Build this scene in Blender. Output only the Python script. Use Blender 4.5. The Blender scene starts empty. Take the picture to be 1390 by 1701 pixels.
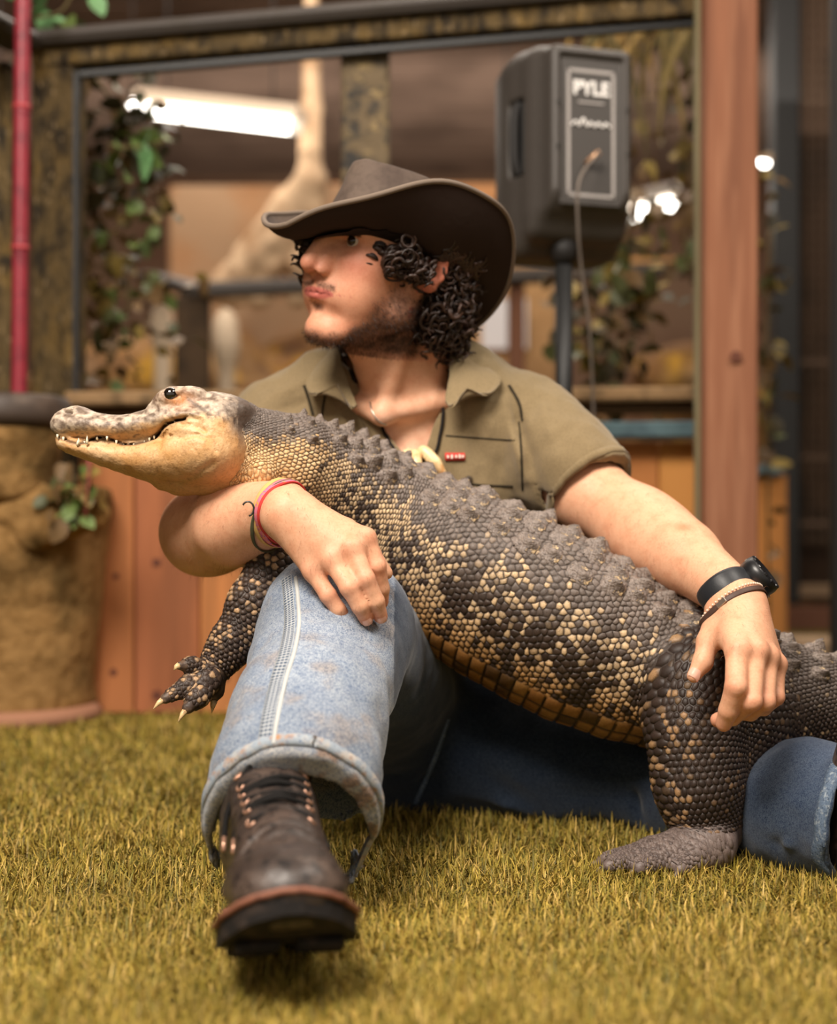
import bpy, bmesh, math, random
import numpy as np
from mathutils import Vector, Matrix

# ------------------------------------------------------------------ camera, world, lamps, exposure
sc = bpy.context.scene
C = sc.collection
FPX = 2400.0            # focal length in pixels of the 1390 x 1701 frame
CAMH = 0.389            # camera height above the turf
HORY = 880.0            # row of the horizon

def P(px, py, D):
    """a point of the place seen at pixel (px, py), D metres in front of the camera"""
    return np.array([(px - 695.0) * D / FPX, D, CAMH + (HORY - py) * D / FPX])

def setup_camera():
    cd = bpy.data.cameras.new('camera'); co = bpy.data.objects.new('camera', cd); C.objects.link(co)
    co.location = (0, 0, CAMH); co.rotation_euler = (math.pi / 2, 0, 0)
    cd.lens = 50.0; cd.sensor_fit = 'HORIZONTAL'; cd.sensor_width = 1390.0 / FPX * 50.0
    cd.shift_y = (HORY - 850.5) / 1701.0 * (1701.0 / 1390.0) * 1.0
    cd.dof.use_dof = True; cd.dof.focus_distance = 1.60; cd.dof.aperture_fstop = 2.5
    cd.clip_start = 0.05
    sc.camera = co
setup_camera()

w = bpy.data.worlds.new('World'); sc.world = w; w.use_nodes = True
wb = w.node_tree.nodes['Background']; wb.inputs[0].default_value = (1.0, 0.86, 0.72, 1); wb.inputs[1].default_value = 0.30

def area(name, loc, target, size, size_y, power, col=(1, 0.9, 0.78)):
    ld = bpy.data.lights.new(name, 'AREA'); ld.shape = 'RECTANGLE'; ld.size = size; ld.size_y = size_y
    ld.energy = power; ld.color = col
    o = bpy.data.objects.new(name, ld); C.objects.link(o); o.location = loc
    o.rotation_euler = (Vector(target) - Vector(loc)).to_track_quat('-Z', 'Y').to_euler()
    return o
area('overhead_lamp', (-0.8, -0.1, 2.6), (0.0, 1.8, 0.4), 1.3, 1.0, 100, (1, 0.90, 0.79))
area('overhead_lamp', (1.6, 1.2, 2.8), (0.3, 1.9, 0.3), 1.2, 0.6, 34, (1, 0.90, 0.79))
area('overhead_lamp', (-0.2, 4.4, 2.9), (0.0, 4.6, 0.0), 4.0, 1.0, 50, (1, 0.90, 0.79))
area('overhead_lamp', (0.5, 8.0, 2.9), (0.5, 8.2, 0.0), 5.0, 1.5, 58, (1, 0.90, 0.79))
area('added_ceiling_fill', (0.0, 5.0, 2.2), (0.0, 5.2, 3.0), 5.0, 2.0, 32, (1, 0.90, 0.80))  # added lamp without a fixture, faces up to brighten the ceiling
area('added_ceiling_fill', (0.0, 8.6, 2.2), (0.0, 9.6, 3.0), 5.0, 1.5, 26, (1, 0.90, 0.80))  # second added lamp, turned up towards the far end of the ceiling

sc.view_settings.view_transform = 'Standard'
try: sc.view_settings.look = 'None'
except Exception: pass
sc.view_settings.gamma = 1.0
sc.view_settings.use_curve_mapping = False
sc.view_settings.exposure = 0.72

# ------------------------------------------------------------------ materials
def lin(c):
    c = np.asarray(c, float) / 255.0
    return np.where(c <= 0.04045, c / 12.92, ((c + 0.055) / 1.055) ** 2.4)
def L3(*c): return tuple(lin(c))

class NT:
    def __init__(s, m): s.t = m.node_tree; s.n = s.t.nodes; s.l = s.t.links
    def new(s, t, **k):
        n = s.n.new(t)
        for a, b in k.items():
            if hasattr(n, a): setattr(n, a, b)
            else: n.inputs[a.replace('_', ' ')].default_value = b
        return n
    def link(s, a, b): s.l.new(a, b)

def material(name, col=(0.5, 0.5, 0.5), rough=0.7, spec=0.4, metal=0.0, attr=None, noise=None, bump=None,
             emit=None, emit_s=1.0, sheen=0.0, sss=0.0, coat=0.0, coord='Object', stretch=(1, 1, 1), extra=None):
    """noise: list of (scale, colour, low, high) laid over the colour; bump: list of (kind, scale, strength, distance)"""
    m = bpy.data.materials.new(name); m.use_nodes = True
    N = NT(m); b = N.n['Principled BSDF']
    b.inputs['Roughness'].default_value = rough; b.inputs['Specular IOR Level'].default_value = spec
    b.inputs['Metallic'].default_value = metal
    if sheen: b.inputs['Sheen Weight'].default_value = sheen
    if coat: b.inputs['Coat Weight'].default_value = coat
    if sss:
        b.inputs['Subsurface Weight'].default_value = sss
        b.inputs['Subsurface Radius'].default_value = (0.012, 0.004, 0.002); b.inputs['Subsurface Scale'].default_value = 1.0
    tc = N.new('ShaderNodeTexCoord'); mp = N.new('ShaderNodeMapping'); mp.inputs['Scale'].default_value = stretch
    N.link(tc.outputs[coord], mp.inputs['Vector'])
    if attr:
        a = N.new('ShaderNodeAttribute'); a.attribute_name = attr; cur = a.outputs['Color']
    else:
        r = N.new('ShaderNodeRGB'); r.outputs[0].default_value = (*col, 1); cur = r.outputs[0]
    for i, (s, c, lo, hi) in enumerate(noise or []):
        t = N.new('ShaderNodeTexNoise'); t.inputs['Scale'].default_value = s; t.inputs['Detail'].default_value = 5.0
        N.link(mp.outputs[0], t.inputs['Vector'])
        mr = N.new('ShaderNodeMapRange'); mr.inputs['From Min'].default_value = lo; mr.inputs['From Max'].default_value = hi
        N.link(t.outputs['Fac'], mr.inputs['Value'])
        mx = N.new('ShaderNodeMix', data_type='RGBA')
        mult = len(c) == 4
        if mult: mx.blend_type = 'MULTIPLY'
        N.link(mr.outputs[0], mx.inputs[0]); N.link(cur, mx.inputs[6]); mx.inputs[7].default_value = (*c[:3], 1)
        cur = mx.outputs[2]
    N.link(cur, b.inputs['Base Color'])
    prev = None
    for (kind, s, st, dist) in bump or []:
        if kind == 'noise':
            t = N.new('ShaderNodeTexNoise'); t.inputs['Detail'].default_value = 4.0; out = 'Fac'
        elif kind == 'voronoi':
            t = N.new('ShaderNodeTexVoronoi'); out = 'Distance'
        elif kind == 'crack':
            t = N.new('ShaderNodeTexVoronoi', feature='DISTANCE_TO_EDGE'); out = 'Distance'
        else:
            t = N.new('ShaderNodeTexWave'); out = 'Fac'; t.inputs['Distortion'].default_value = 1.5
            t.bands_direction = {'wavex': 'X', 'wavey': 'Y', 'wavez': 'Z'}[kind]
        t.inputs['Scale'].default_value = s
        N.link(mp.outputs[0], t.inputs['Vector'])
        bn = N.new('ShaderNodeBump'); bn.inputs['Strength'].default_value = st; bn.inputs['Distance'].default_value = dist
        N.link(t.outputs[out], bn.inputs['Height'])
        if prev: N.link(prev, bn.inputs['Normal'])
        prev = bn.outputs[0]
    if prev: N.link(prev, b.inputs['Normal'])
    if emit:
        b.inputs['Emission Color'].default_value = (*emit, 1); b.inputs['Emission Strength'].default_value = emit_s
    if extra: extra(N, b, mp)
    return m

# ------------------------------------------------------------------ scene objects
def tag(o, label=None, cat=None, group=None, kind=None):
    if label: o['label'] = label
    if cat: o['category'] = cat
    if group: o['group'] = group
    if kind: o['kind'] = kind
    return o
def thing(name, label, cat, loc=(0, 0, 0), group=None):
    o = bpy.data.objects.new(name, None); C.objects.link(o); o.location = tuple(loc); o.empty_display_size = 0.05
    return tag(o, label, cat, group)
def world_of(o): return (world_of(o.parent) @ o.matrix_parent_inverse if o.parent else Matrix.Identity(4)) @ o.matrix_basis
def link(name, me, mat, parent=None, kind=None):
    o = bpy.data.objects.new(name, me); C.objects.link(o)
    if mat is not None and not me.materials: me.materials.append(mat)
    if parent is not None:
        o.parent = parent
        o.matrix_parent_inverse = world_of(parent).inverted()
    if kind: o['kind'] = kind
    return o
def mesh(name, V, F, mat=None, parent=None, smooth=True, col=None, uv=None, kind=None):
    """V: (n,3); F: list of int arrays (m,k), any k"""
    me = bpy.data.meshes.new(name)
    V = np.asarray(V, np.float32)
    F = [np.asarray(f, np.int32) for f in (F if isinstance(F, (list, tuple)) else [F]) if len(f)]
    me.vertices.add(len(V)); me.vertices.foreach_set('co', V.ravel())
    lv = np.concatenate([f.ravel() for f in F]); tot = np.concatenate([np.full(len(f), f.shape[1], np.int32) for f in F])
    me.loops.add(len(lv)); me.loops.foreach_set('vertex_index', lv)
    me.polygons.add(len(tot)); st = np.concatenate([[0], np.cumsum(tot)[:-1]]).astype(np.int32)
    me.polygons.foreach_set('loop_start', st)
    try: me.polygons.foreach_set('loop_total', tot)
    except Exception: pass
    me.polygons.foreach_set('use_smooth', np.full(len(tot), smooth))
    me.update(calc_edges=True); me.validate()
    if col is not None:
        a = me.color_attributes.new('Col', 'FLOAT_COLOR', 'POINT')
        cc = np.ones((len(V), 4), np.float32); cc[:, :3] = col; a.data.foreach_set('color', cc.ravel())
    if uv is not None:
        u = me.uv_layers.new(name='UVMap'); u.data.foreach_set('uv', np.asarray(uv, np.float32)[lv].ravel())
    return link(name, me, mat, parent, kind)
class MB:
    """collects shapes into one mesh"""
    def __init__(s): s.V = []; s.F = {}; s.n = 0; s.col = []
    def add(s, V, faces, col=None):
        V = np.asarray(V, float)
        for f in faces: s.F.setdefault(len(f), []).append([i + s.n for i in f])
        s.V.append(V); s.n += len(V)
        s.col.append(np.tile(np.asarray(col if col is not None else (1, 1, 1), float), (len(V), 1)) if col is None or np.ndim(col) == 1 else col)
    def adda(s, V, Fa, col=None):
        for f in Fa: s.F.setdefault(f.shape[1], []).extend((f + s.n).tolist())
        s.V.append(V); s.n += len(V)
        s.col.append(np.tile(np.asarray(col if col is not None else (1, 1, 1), float), (len(V), 1)) if col is None or np.ndim(col) == 1 else col)
    def build(s, name, mat, parent=None, smooth=True, colour=False, kind=None):
        return mesh(name, np.concatenate(s.V), [np.array(f) for f in s.F.values()], mat, parent, smooth, np.concatenate(s.col) if colour else None, kind=kind)

def unit(v): v = np.asarray(v, float); return v / (np.linalg.norm(v) + 1e-12)
def rotm(ax, ang):
    ax = unit(ax); K = np.array([[0, -ax[2], ax[1]], [ax[2], 0, -ax[0]], [-ax[1], ax[0], 0]])
    return np.eye(3) + math.sin(ang) * K + (1 - math.cos(ang)) * K @ K
def frame_from(z, x=None):
    z = unit(z); x = np.array([1., 0, 0]) if x is None else np.asarray(x, float)
    if abs(np.dot(unit(x), z)) > .95: x = np.array([0, 1., 0])
    x = unit(x - z * np.dot(x, z)); return np.stack([x, np.cross(z, x), z], 1)
def smoothpath(pts, n):
    """Catmull-Rom through rows of pts (any width), n samples"""
    p = np.asarray(pts, float); p = np.concatenate([[2 * p[0] - p[1]], p, [2 * p[-1] - p[-2]]])
    m = len(p) - 3; t = np.linspace(0, m - 1e-9, n); i = t.astype(int); f = (t - i)[:, None]
    a, b, c, d = p[i], p[i + 1], p[i + 2], p[i + 3]
    return 0.5 * (2 * b + (c - a) * f + (2 * a - 5 * b + 4 * c - d) * f * f + (3 * b - a - 3 * c + d) * f ** 3)
def tube_arrays(pts, rad, k=8, cap=True, flat=1.0, up=None):
    pts = np.asarray(pts, float); n = len(pts); rad = np.broadcast_to(np.asarray(rad, float), (n,))
    T = np.gradient(pts, axis=0); T /= np.linalg.norm(T, axis=1)[:, None] + 1e-12
    x = np.array([0, 0, 1.]) if up is None else np.asarray(up, float)
    if abs(T[0] @ x) > .9: x = np.array([0, 1., 0.1])
    X = np.zeros_like(pts)
    for i in range(n):
        x = x - T[i] * (x @ T[i]); x /= np.linalg.norm(x) + 1e-12; X[i] = x
    Y = np.cross(T, X); a = np.arange(k) / k * 2 * math.pi
    V = pts[:, None] + rad[:, None, None] * (np.cos(a)[None, :, None] * X[:, None] + flat * np.sin(a)[None, :, None] * Y[:, None])
    V = V.reshape(-1, 3); i = np.arange(n - 1)[:, None] * k; j = np.arange(k)[None]; j2 = (j + 1) % k
    F = [np.stack([i + j, i + j2, i + k + j2, i + k + j], -1).reshape(-1, 4)]
    if cap:
        V = np.concatenate([V, pts[:1], pts[-1:]]); c0 = n * k; jj = np.arange(k)
        F.append(np.concatenate([np.stack([np.full(k, c0), (jj + 1) % k, jj], 1),
                                 np.stack([np.full(k, c0 + 1), (n - 1) * k + jj, (n - 1) * k + (jj + 1) % k], 1)]))
    return V, F
def tube(name, pts, rad, mat, parent=None, k=8, **kw):
    V, F = tube_arrays(pts, rad, k, **kw); return mesh(name, V, F, mat, parent)
def box_arrays(c, s, R=None, bev=0.0):
    c = np.asarray(c, float); h = np.asarray(s, float) / 2; R = np.eye(3) if R is None else R
    b = min(bev, h.min() * .95)
    if b <= 0:
        V = np.array([[x, y, z] for x in (-1, 1) for y in (-1, 1) for z in (-1, 1)]) * h
        F = np.array([[0, 1, 3, 2], [4, 6, 7, 5], [0, 4, 5, 1], [2, 3, 7, 6], [0, 2, 6, 4], [1, 5, 7, 3]])
        return c + V @ R.T, [F]
    V = []; idx = {}
    for sx in (-1, 1):
        for sy in (-1, 1):
            for sz in (-1, 1):
                for a in range(3):
                    v = np.array([sx, sy, sz]) * (h - b); v[a] = (sx, sy, sz)[a] * h[a]
                    idx[(sx, sy, sz, a)] = len(V); V.append(v)
    Q = []; T = []
    def quad(q, nrm):
        p = [V[i] for i in q]
        if np.dot(np.cross(p[1] - p[0], p[2] - p[0]), nrm) < 0: q = q[::-1]
        Q.append(q)
    for a in range(3):
        o1, o2 = [k for k in range(3) if k != a]
        for s_ in (-1, 1):
            q = []
            for (u, v) in ((-1, -1), (1, -1), (1, 1), (-1, 1)):
                k = [0, 0, 0]; k[a] = s_; k[o1] = u; k[o2] = v; q.append(idx[(*k, a)])
            n = np.zeros(3); n[a] = s_; quad(q, n)
    for a in range(3):
        o1, o2 = [k for k in range(3) if k != a]
        for u in (-1, 1):
            for v in (-1, 1):
                k = [0, 0, 0]; k[o1] = u; k[o2] = v; k[a] = -1; k2 = list(k); k2[a] = 1
                q = [idx[(*k, o1)], idx[(*k2, o1)], idx[(*k2, o2)], idx[(*k, o2)]]
                n = np.zeros(3); n[o1] = u; n[o2] = v; quad(q, n)
    for sx in (-1, 1):
        for sy in (-1, 1):
            for sz in (-1, 1):
                t = [idx[(sx, sy, sz, a)] for a in range(3)]
                p = [V[i] for i in t]
                if np.dot(np.cross(p[1] - p[0], p[2] - p[0]), (sx, sy, sz)) < 0: t = t[::-1]
                T.append(t)
    return c + np.array(V) @ R.T, [np.array(Q), np.array(T)]
def box(name, c, s, mat, parent=None, bev=0.004, R=None, kind=None):
    V, F = box_arrays(c, s, R, bev); return mesh(name, V, F, mat, parent, False, kind=kind)
def beam(name, a, b, wdt, hgt, mat, parent=None, bev=0.004, kind=None, up=(0, 0, 1)):
    a = np.asarray(a, float); b = np.asarray(b, float); z = unit(b - a); R = frame_from(z, up)
    V, F = box_arrays((a + b) / 2, (hgt, wdt, np.linalg.norm(b - a)), R, bev); return mesh(name, V, F, mat, parent, False, kind=kind)

# ------------------------------------------------------------------ numpy noise
def _h(ix, iy, iz, seed):
    n = (ix * 374761393 + iy * 668265263 + iz * 2147483647 + seed * 1274126177) & 0xffffffff
    n = ((n ^ (n >> 13)) * 1274126177) & 0xffffffff; n = (n ^ (n >> 16)) & 0xffffffff
    return n / 4294967295.0
def vnoise(p, scale=1.0, seed=0):
    p = np.asarray(p, float) * scale; i = np.floor(p).astype(np.int64); f = p - i; f = f * f * (3 - 2 * f)
    r = 0
    for dx in (0, 1):
        for dy in (0, 1):
            for dz in (0, 1):
                wgt = (f[..., 0] if dx else 1 - f[..., 0]) * (f[..., 1] if dy else 1 - f[..., 1]) * (f[..., 2] if dz else 1 - f[..., 2])
                r = r + wgt * _h(i[..., 0] + dx, i[..., 1] + dy, i[..., 2] + dz, seed)
    return r
def fbm(p, scale=1.0, seed=0, oct=3):
    r = 0; a = 1; t = 0
    for o in range(oct): r = r + a * vnoise(p, scale * 2 ** o, seed + o * 7); t += a; a *= .5
    return r / t
def sstep(a, b, x): t = np.clip((x - a) / (b - a), 0, 1); return t * t * (3 - 2 * t)
def mixc(a, b, t): t = np.asarray(t)[..., None]; return np.asarray(a) * (1 - t) + np.asarray(b) * t

# ------------------------------------------------------------------ distance-field sculpting
def cone_d(a, b, ra, rb):
    a = np.asarray(a, float); b = np.asarray(b, float); ab = b - a; l2 = ab @ ab + 1e-12
    def f(p):
        t = np.clip((p - a) @ ab / l2, 0, 1); q = p - a - t[:, None] * ab
        return np.sqrt((q * q).sum(1)) - (ra + (rb - ra) * t)
    r = max(ra, rb); return f, np.minimum(a, b) - r, np.maximum(a, b) + r
def ell_d(c, r, R=None):
    c = np.asarray(c, float); r = np.asarray(r, float); R = np.eye(3) if R is None else np.asarray(R)
    def f(p):
        q = (p - c) @ R; k0 = np.sqrt(((q / r) ** 2).sum(1)); k1 = np.sqrt(((q / (r * r)) ** 2).sum(1))
        return k0 * (k0 - 1) / (k1 + 1e-9)
    m = r.max(); return f, c - m, c + m
def box_d(c, h, R=None, r=0.0):
    c = np.asarray(c, float); h = np.asarray(h, float) - r; R = np.eye(3) if R is None else np.asarray(R)
    def f(p):
        q = np.abs((p - c) @ R) - h
        return np.sqrt((np.maximum(q, 0) ** 2).sum(1)) + np.minimum(q.max(1), 0) - r
    m = np.linalg.norm(h) + r; return f, c - m, c + m
def loft_d(path, up, rw, ru, seg=None):
    """elliptic tube along a polyline: rw half-width across, ru half-height along 'up'"""
    path = np.asarray(path, float); n = len(path); T = np.gradient(path, axis=0); T /= np.linalg.norm(T, axis=1)[:, None]
    up = np.broadcast_to(np.asarray(up, float), (n, 3)); U = up - T * (up * T).sum(1)[:, None]; U /= np.linalg.norm(U, axis=1)[:, None]
    W = np.cross(T, U); rw = np.broadcast_to(rw, (n,)); ru = np.broadcast_to(ru, (n,))
    def f(p):
        best = np.full(len(p), 9.); 
        for i in range(n - 1):
            a = path[i]; ab = path[i + 1] - a; l2 = ab @ ab
            t = np.clip((p - a) @ ab / l2, 0, 1); q = p - a - t[:, None] * ab
            w_ = rw[i] + (rw[i + 1] - rw[i]) * t; u_ = ru[i] + (ru[i + 1] - ru[i]) * t
            x = q @ (W[i] + W[i + 1]) / 2; y = q @ (U[i] + U[i + 1]) / 2
            al = np.sqrt(np.maximum((q * q).sum(1) - x * x - y * y, 0))
            mn = np.minimum(w_, u_)
            k0 = np.sqrt((x / w_) ** 2 + (y / u_) ** 2 + (al / mn) ** 2); k1 = np.sqrt((x / w_ ** 2) ** 2 + (y / u_ ** 2) ** 2 + (al / mn ** 2) ** 2)
            best = np.minimum(best, np.where(k0 < 1e-6, -mn, k0 * (k0 - 1) / (k1 + 1e-9)))
        return best
    if seg is None:
        m = max(rw.max(), ru.max()); return f, path.min(0) - m, path.max(0) + m
    def mk(i):
        def g(p):
            a = path[i]; ab = path[i + 1] - a; l2 = ab @ ab
            t = np.clip((p - a) @ ab / l2, 0, 1); q = p - a - t[:, None] * ab
            w_ = rw[i] + (rw[i + 1] - rw[i]) * t; u_ = ru[i] + (ru[i + 1] - ru[i]) * t
            x = q @ unit(W[i] + W[i + 1]); y = q @ unit(U[i] + U[i + 1])
            al2 = np.maximum((q * q).sum(1) - x * x - y * y, 0); mn = np.minimum(w_, u_)
            k0 = np.sqrt((x / w_) ** 2 + (y / u_) ** 2 + al2 / mn ** 2); k1 = np.sqrt((x / w_ ** 2) ** 2 + (y / u_ ** 2) ** 2 + al2 / mn ** 4)
            return np.where(k0 < 1e-6, -mn, k0 * (k0 - 1) / (k1 + 1e-9))
        m = max(rw[i], rw[i + 1], ru[i], ru[i + 1]); return g, np.minimum(path[i], path[i + 1]) - m, np.maximum(path[i], path[i + 1]) + m
    return [mk(i) for i in range(n - 1)]

class Sculpt:
    def __init__(s): s.ops = []; s.posts = []
    def add(s, prim, k=0.01): s.ops.append((prim, 1, k)); return s
    def sub(s, prim, k=0.005): s.ops.append((prim, -1, k)); return s
    def chain(s, pts, rad, k=0.01):
        for i in range(len(pts) - 1): s.add(cone_d(pts[i], pts[i + 1], rad[i], rad[i + 1]), k)
        return s
    def eval(s, p, lo=None, hi=None):
        d = np.full(len(p), 0.5)
        if lo is None: lo, hi = p.min(0), p.max(0)
        for (f, a, b), sg, k in s.ops:
            if ((a - k - .004) > hi).any() or ((b + k + .004) < lo).any(): continue
            e = f(p)
            if sg > 0:
                h = np.maximum(k - np.abs(d - e), 0) / k; d = np.minimum(d, e) - h * h * k * .25
            else:
                e = -e; h = np.maximum(k - np.abs(d - e), 0) / k; d = np.maximum(d, e) + h * h * k * .25
        for f in s.posts: d = d + f(p)
        return d
    def evalb(s, p, n=40000):
        o = np.argsort(p[:, 0], kind='stable'); r = np.empty(len(p))
        for i in range(0, len(p), n): r[o[i:i + n]] = s.eval(p[o[i:i + n]])
        return r
    def grad(s, p, e=0.0015):
        g = np.stack([s.evalb(p + np.eye(3)[i] * e) - s.evalb(p - np.eye(3)[i] * e) for i in range(3)], 1)
        return g / (np.linalg.norm(g, axis=1)[:, None] + 1e-12)
    bvh = None
    def build_bvh(s, V, F):
        from mathutils.bvhtree import BVHTree
        s.bvh = BVHTree.FromPolygons(V.tolist(), F.tolist()); s.bf = F; s.bn = vnormals(V, F)
    def project(s, p, it=5, lim=0.03):
        if s.bvh is not None:
            q = np.empty_like(np.asarray(p, float)); ix = np.empty(len(q), int); fn = s.bvh.find_nearest
            for i, v in enumerate(np.asarray(p, float).tolist()):
                r = fn(v); q[i] = r[0]; ix[i] = r[2]
            g = s.bn[s.bf[ix]].mean(1); return q, g / (np.linalg.norm(g, axis=1)[:, None] + 1e-12)
        p = np.array(p, float); g = s.grad(p); p0 = p.copy()
        for i in range(it):
            d = s.evalb(p); p = p - g * np.clip(d, -lim, lim)[:, None] * .9
            if i in (1, 3): g = s.grad(p)
        return p, g
    def seen(s, pts, n=None, off=0.0):
        """points of the surface along a drawn line (rows of x, y in the frame), found by casting rays"""
        pts = np.asarray(pts, float)[:, :2]; n = n or len(pts) * 8; pts = smoothpath(pts, n); o = Vector((0, 0, CAMH)); r_ = []; last = None
        for a, b in pts:
            d = Vector(P(a, b, 1.0)) - o; d.normalize(); h = s.bvh.ray_cast(o, d)
            if h[0] is not None: last = np.array(h[0])
            if last is not None and (not r_ or np.linalg.norm(last - r_[-1]) > 1e-5): r_.append(last)
        return np.array(r_)
    def surface(s, h, B=20):
        adds = [o for o in s.ops if o[1] > 0]
        lo = np.min([o[0][1] for o in adds], 0) - 3 * h; hi = np.max([o[0][2] for o in adds], 0) + 3 * h
        nb = np.ceil((hi - lo) / (h * B)).astype(int); N = nb * B + 2
        g1 = np.arange(B + 1); G = np.stack(np.meshgrid(g1, g1, g1, indexing='ij'), -1).reshape(-1, 3)
        cg = np.stack(np.meshgrid(*[np.arange(3)] * 3, indexing='ij'), -1).reshape(-1, 3) * (B / 2)
        VK = []; VP = []; Q = []
        rad = B * h * .5
        for bi in range(nb[0]):
            for bj in range(nb[1]):
                for bk in range(nb[2]):
                    o = np.array([bi, bj, bk]) * B; blo = lo + o * h; bhi = blo + B * h
                    if not any(((p_[1] - h) <= bhi).all() and ((p_[2] + h) >= blo).all() for p_, _, _ in adds): continue
                    dc = s.eval(blo + cg * h)
                    if dc.min() > rad * 1.3 + .003 or dc.max() < -rad * 1.3 - .003: continue
                    d = s.eval(blo + G * h, blo, bhi).reshape(B + 1, B + 1, B + 1)
                    if d.min() > 0 or d.max() < 0: continue
                    sgn = d < 0
                    acc = np.zeros((B, B, B, 3)); cnt = np.zeros((B, B, B))
                    for ax in range(3):
                        sl0 = [slice(None)] * 3; sl1 = [slice(None)] * 3; sl0[ax] = slice(0, B); sl1[ax] = slice(1, B + 1)
                        a = d[tuple(sl0)]; b = d[tuple(sl1)]; cr = (a < 0) != (b < 0)
                        t = np.where(cr, a / (a - b + 1e-20), 0)
                        o1, o2 = [x for x in range(3) if x != ax]
                        for u in (0, 1):
                            for v in (0, 1):
                                sl = [slice(None)] * 3; sl[ax] = slice(0, B); sl[o1] = slice(u, u + B); sl[o2] = slice(v, v + B)
                                c = cr[tuple(sl)]; tt = t[tuple(sl)]
                                cnt += c; acc[..., ax] += tt * c; acc[..., o1] += u * c; acc[..., o2] += v * c
                        # quads for edges owned by this block
                        slq = [slice(0, B)] * 3
                        e = cr[tuple(slq)]; ii = np.argwhere(e)
                        if len(ii):
                            neg = sgn[tuple(slq)][e]
                            gi = ii + o
                            d1 = np.zeros(3, int); d2 = np.zeros(3, int); d1[(ax + 1) % 3] = 1; d2[(ax + 2) % 3] = 1
                            key = lambda q: (q[:, 0] * N[1] + q[:, 1]) * N[2] + q[:, 2]
                            ok = ((gi - d1 - d2) >= 0).all(1)
                            q = np.stack([key(gi - d1 - d2), key(gi - d2), key(gi), key(gi - d1)], 1)
                            q[~neg] = q[~neg][:, ::-1]; Q.append(q[ok])
                    m = cnt > 0; ci = np.argwhere(m)
                    VP.append(blo + (ci + acc[m] / cnt[m][:, None]) * h)
                    gc = ci + o; VK.append((gc[:, 0] * N[1] + gc[:, 1]) * N[2] + gc[:, 2])
        VK = np.concatenate(VK); VP = np.concatenate(VP); Q = np.concatenate(Q)
        sk = np.argsort(VK); ks = VK[sk]; pos = np.searchsorted(ks, Q); pos = np.clip(pos, 0, len(ks) - 1)
        ok = (ks[pos] == Q).all(1); F = sk[pos[ok]]
        return VP, F
def relax(V, F, it=1, w=.5):
    """light smoothing of a quad surface"""
    e = np.concatenate([F[:, [0, 1]], F[:, [1, 2]], F[:, [2, 3]], F[:, [3, 0]]])
    for _ in range(it):
        S = np.zeros_like(V); n = np.zeros(len(V))
        for c in range(3): S[:, c] = np.bincount(e[:, 0], V[e[:, 1], c], len(V)) + np.bincount(e[:, 1], V[e[:, 0], c], len(V))
        n = np.bincount(e[:, 0], minlength=len(V)) + np.bincount(e[:, 1], minlength=len(V))
        V = V * (1 - w) + w * S / np.maximum(n, 1)[:, None]
    return V
def vnormals(V, F):
    n = np.zeros_like(V); fn = np.cross(V[F[:, 2]] - V[F[:, 0]], V[F[:, 3]] - V[F[:, 1]]) if F.shape[1] == 4 else np.cross(V[F[:, 1]] - V[F[:, 0]], V[F[:, 2]] - V[F[:, 0]])
    for k in range(F.shape[1]):
        for c in range(3): n[:, c] += np.bincount(F[:, k], fn[:, c], len(V))
    return n / (np.linalg.norm(n, axis=1)[:, None] + 1e-12)
# ================================================================== SETTING
m_turf = material('turf_backing', L3(84, 76, 32), 0.95, 0.1, noise=[(18, L3(112, 98, 42), .35, .65), (160, L3(50, 46, 24), .5, .7)], bump=[('noise', 220, .8, .01)])
m_ceiling = material('ceiling_brown', L3(130, 108, 94), 0.85, 0.2, noise=[(1.2, L3(106, 86, 74), .4, .65)])
m_wallb = material('back_wall', L3(112, 88, 70), 0.85, 0.2, noise=[(1.5, L3(92, 66, 50), .35, .65)])
def floor():
    V = [(-6, -1.5, 0), (6, -1.5, 0), (6, 11, 0), (-6, 11, 0), (-6, -1.5, -.05), (6, -1.5, -.05), (6, 11, -.05), (-6, 11, -.05)]
    mesh('floor', V, [np.array([[0, 1, 2, 3], [7, 6, 5, 4], [0, 4, 5, 1], [1, 5, 6, 2], [2, 6, 7, 3], [3, 7, 4, 0]])], m_turf, None, False, kind='structure')
floor()
box('ceiling', (0, 4.75, 3.14), (12, 12.5, .06), m_ceiling, None, 0, kind='structure')
box('wall_back', (0, 11.05, 1.5), (12, .1, 3.2), m_wallb, None, 0, kind='structure')
box('wall_left', (-6.05, 4.75, 1.5), (.1, 12.5, 3.2), m_wallb, None, 0, kind='structure')
box('wall_right', (6.05, 4.75, 1.5), (.1, 12.5, 3.2), m_wallb, None, 0, kind='structure')

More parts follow.
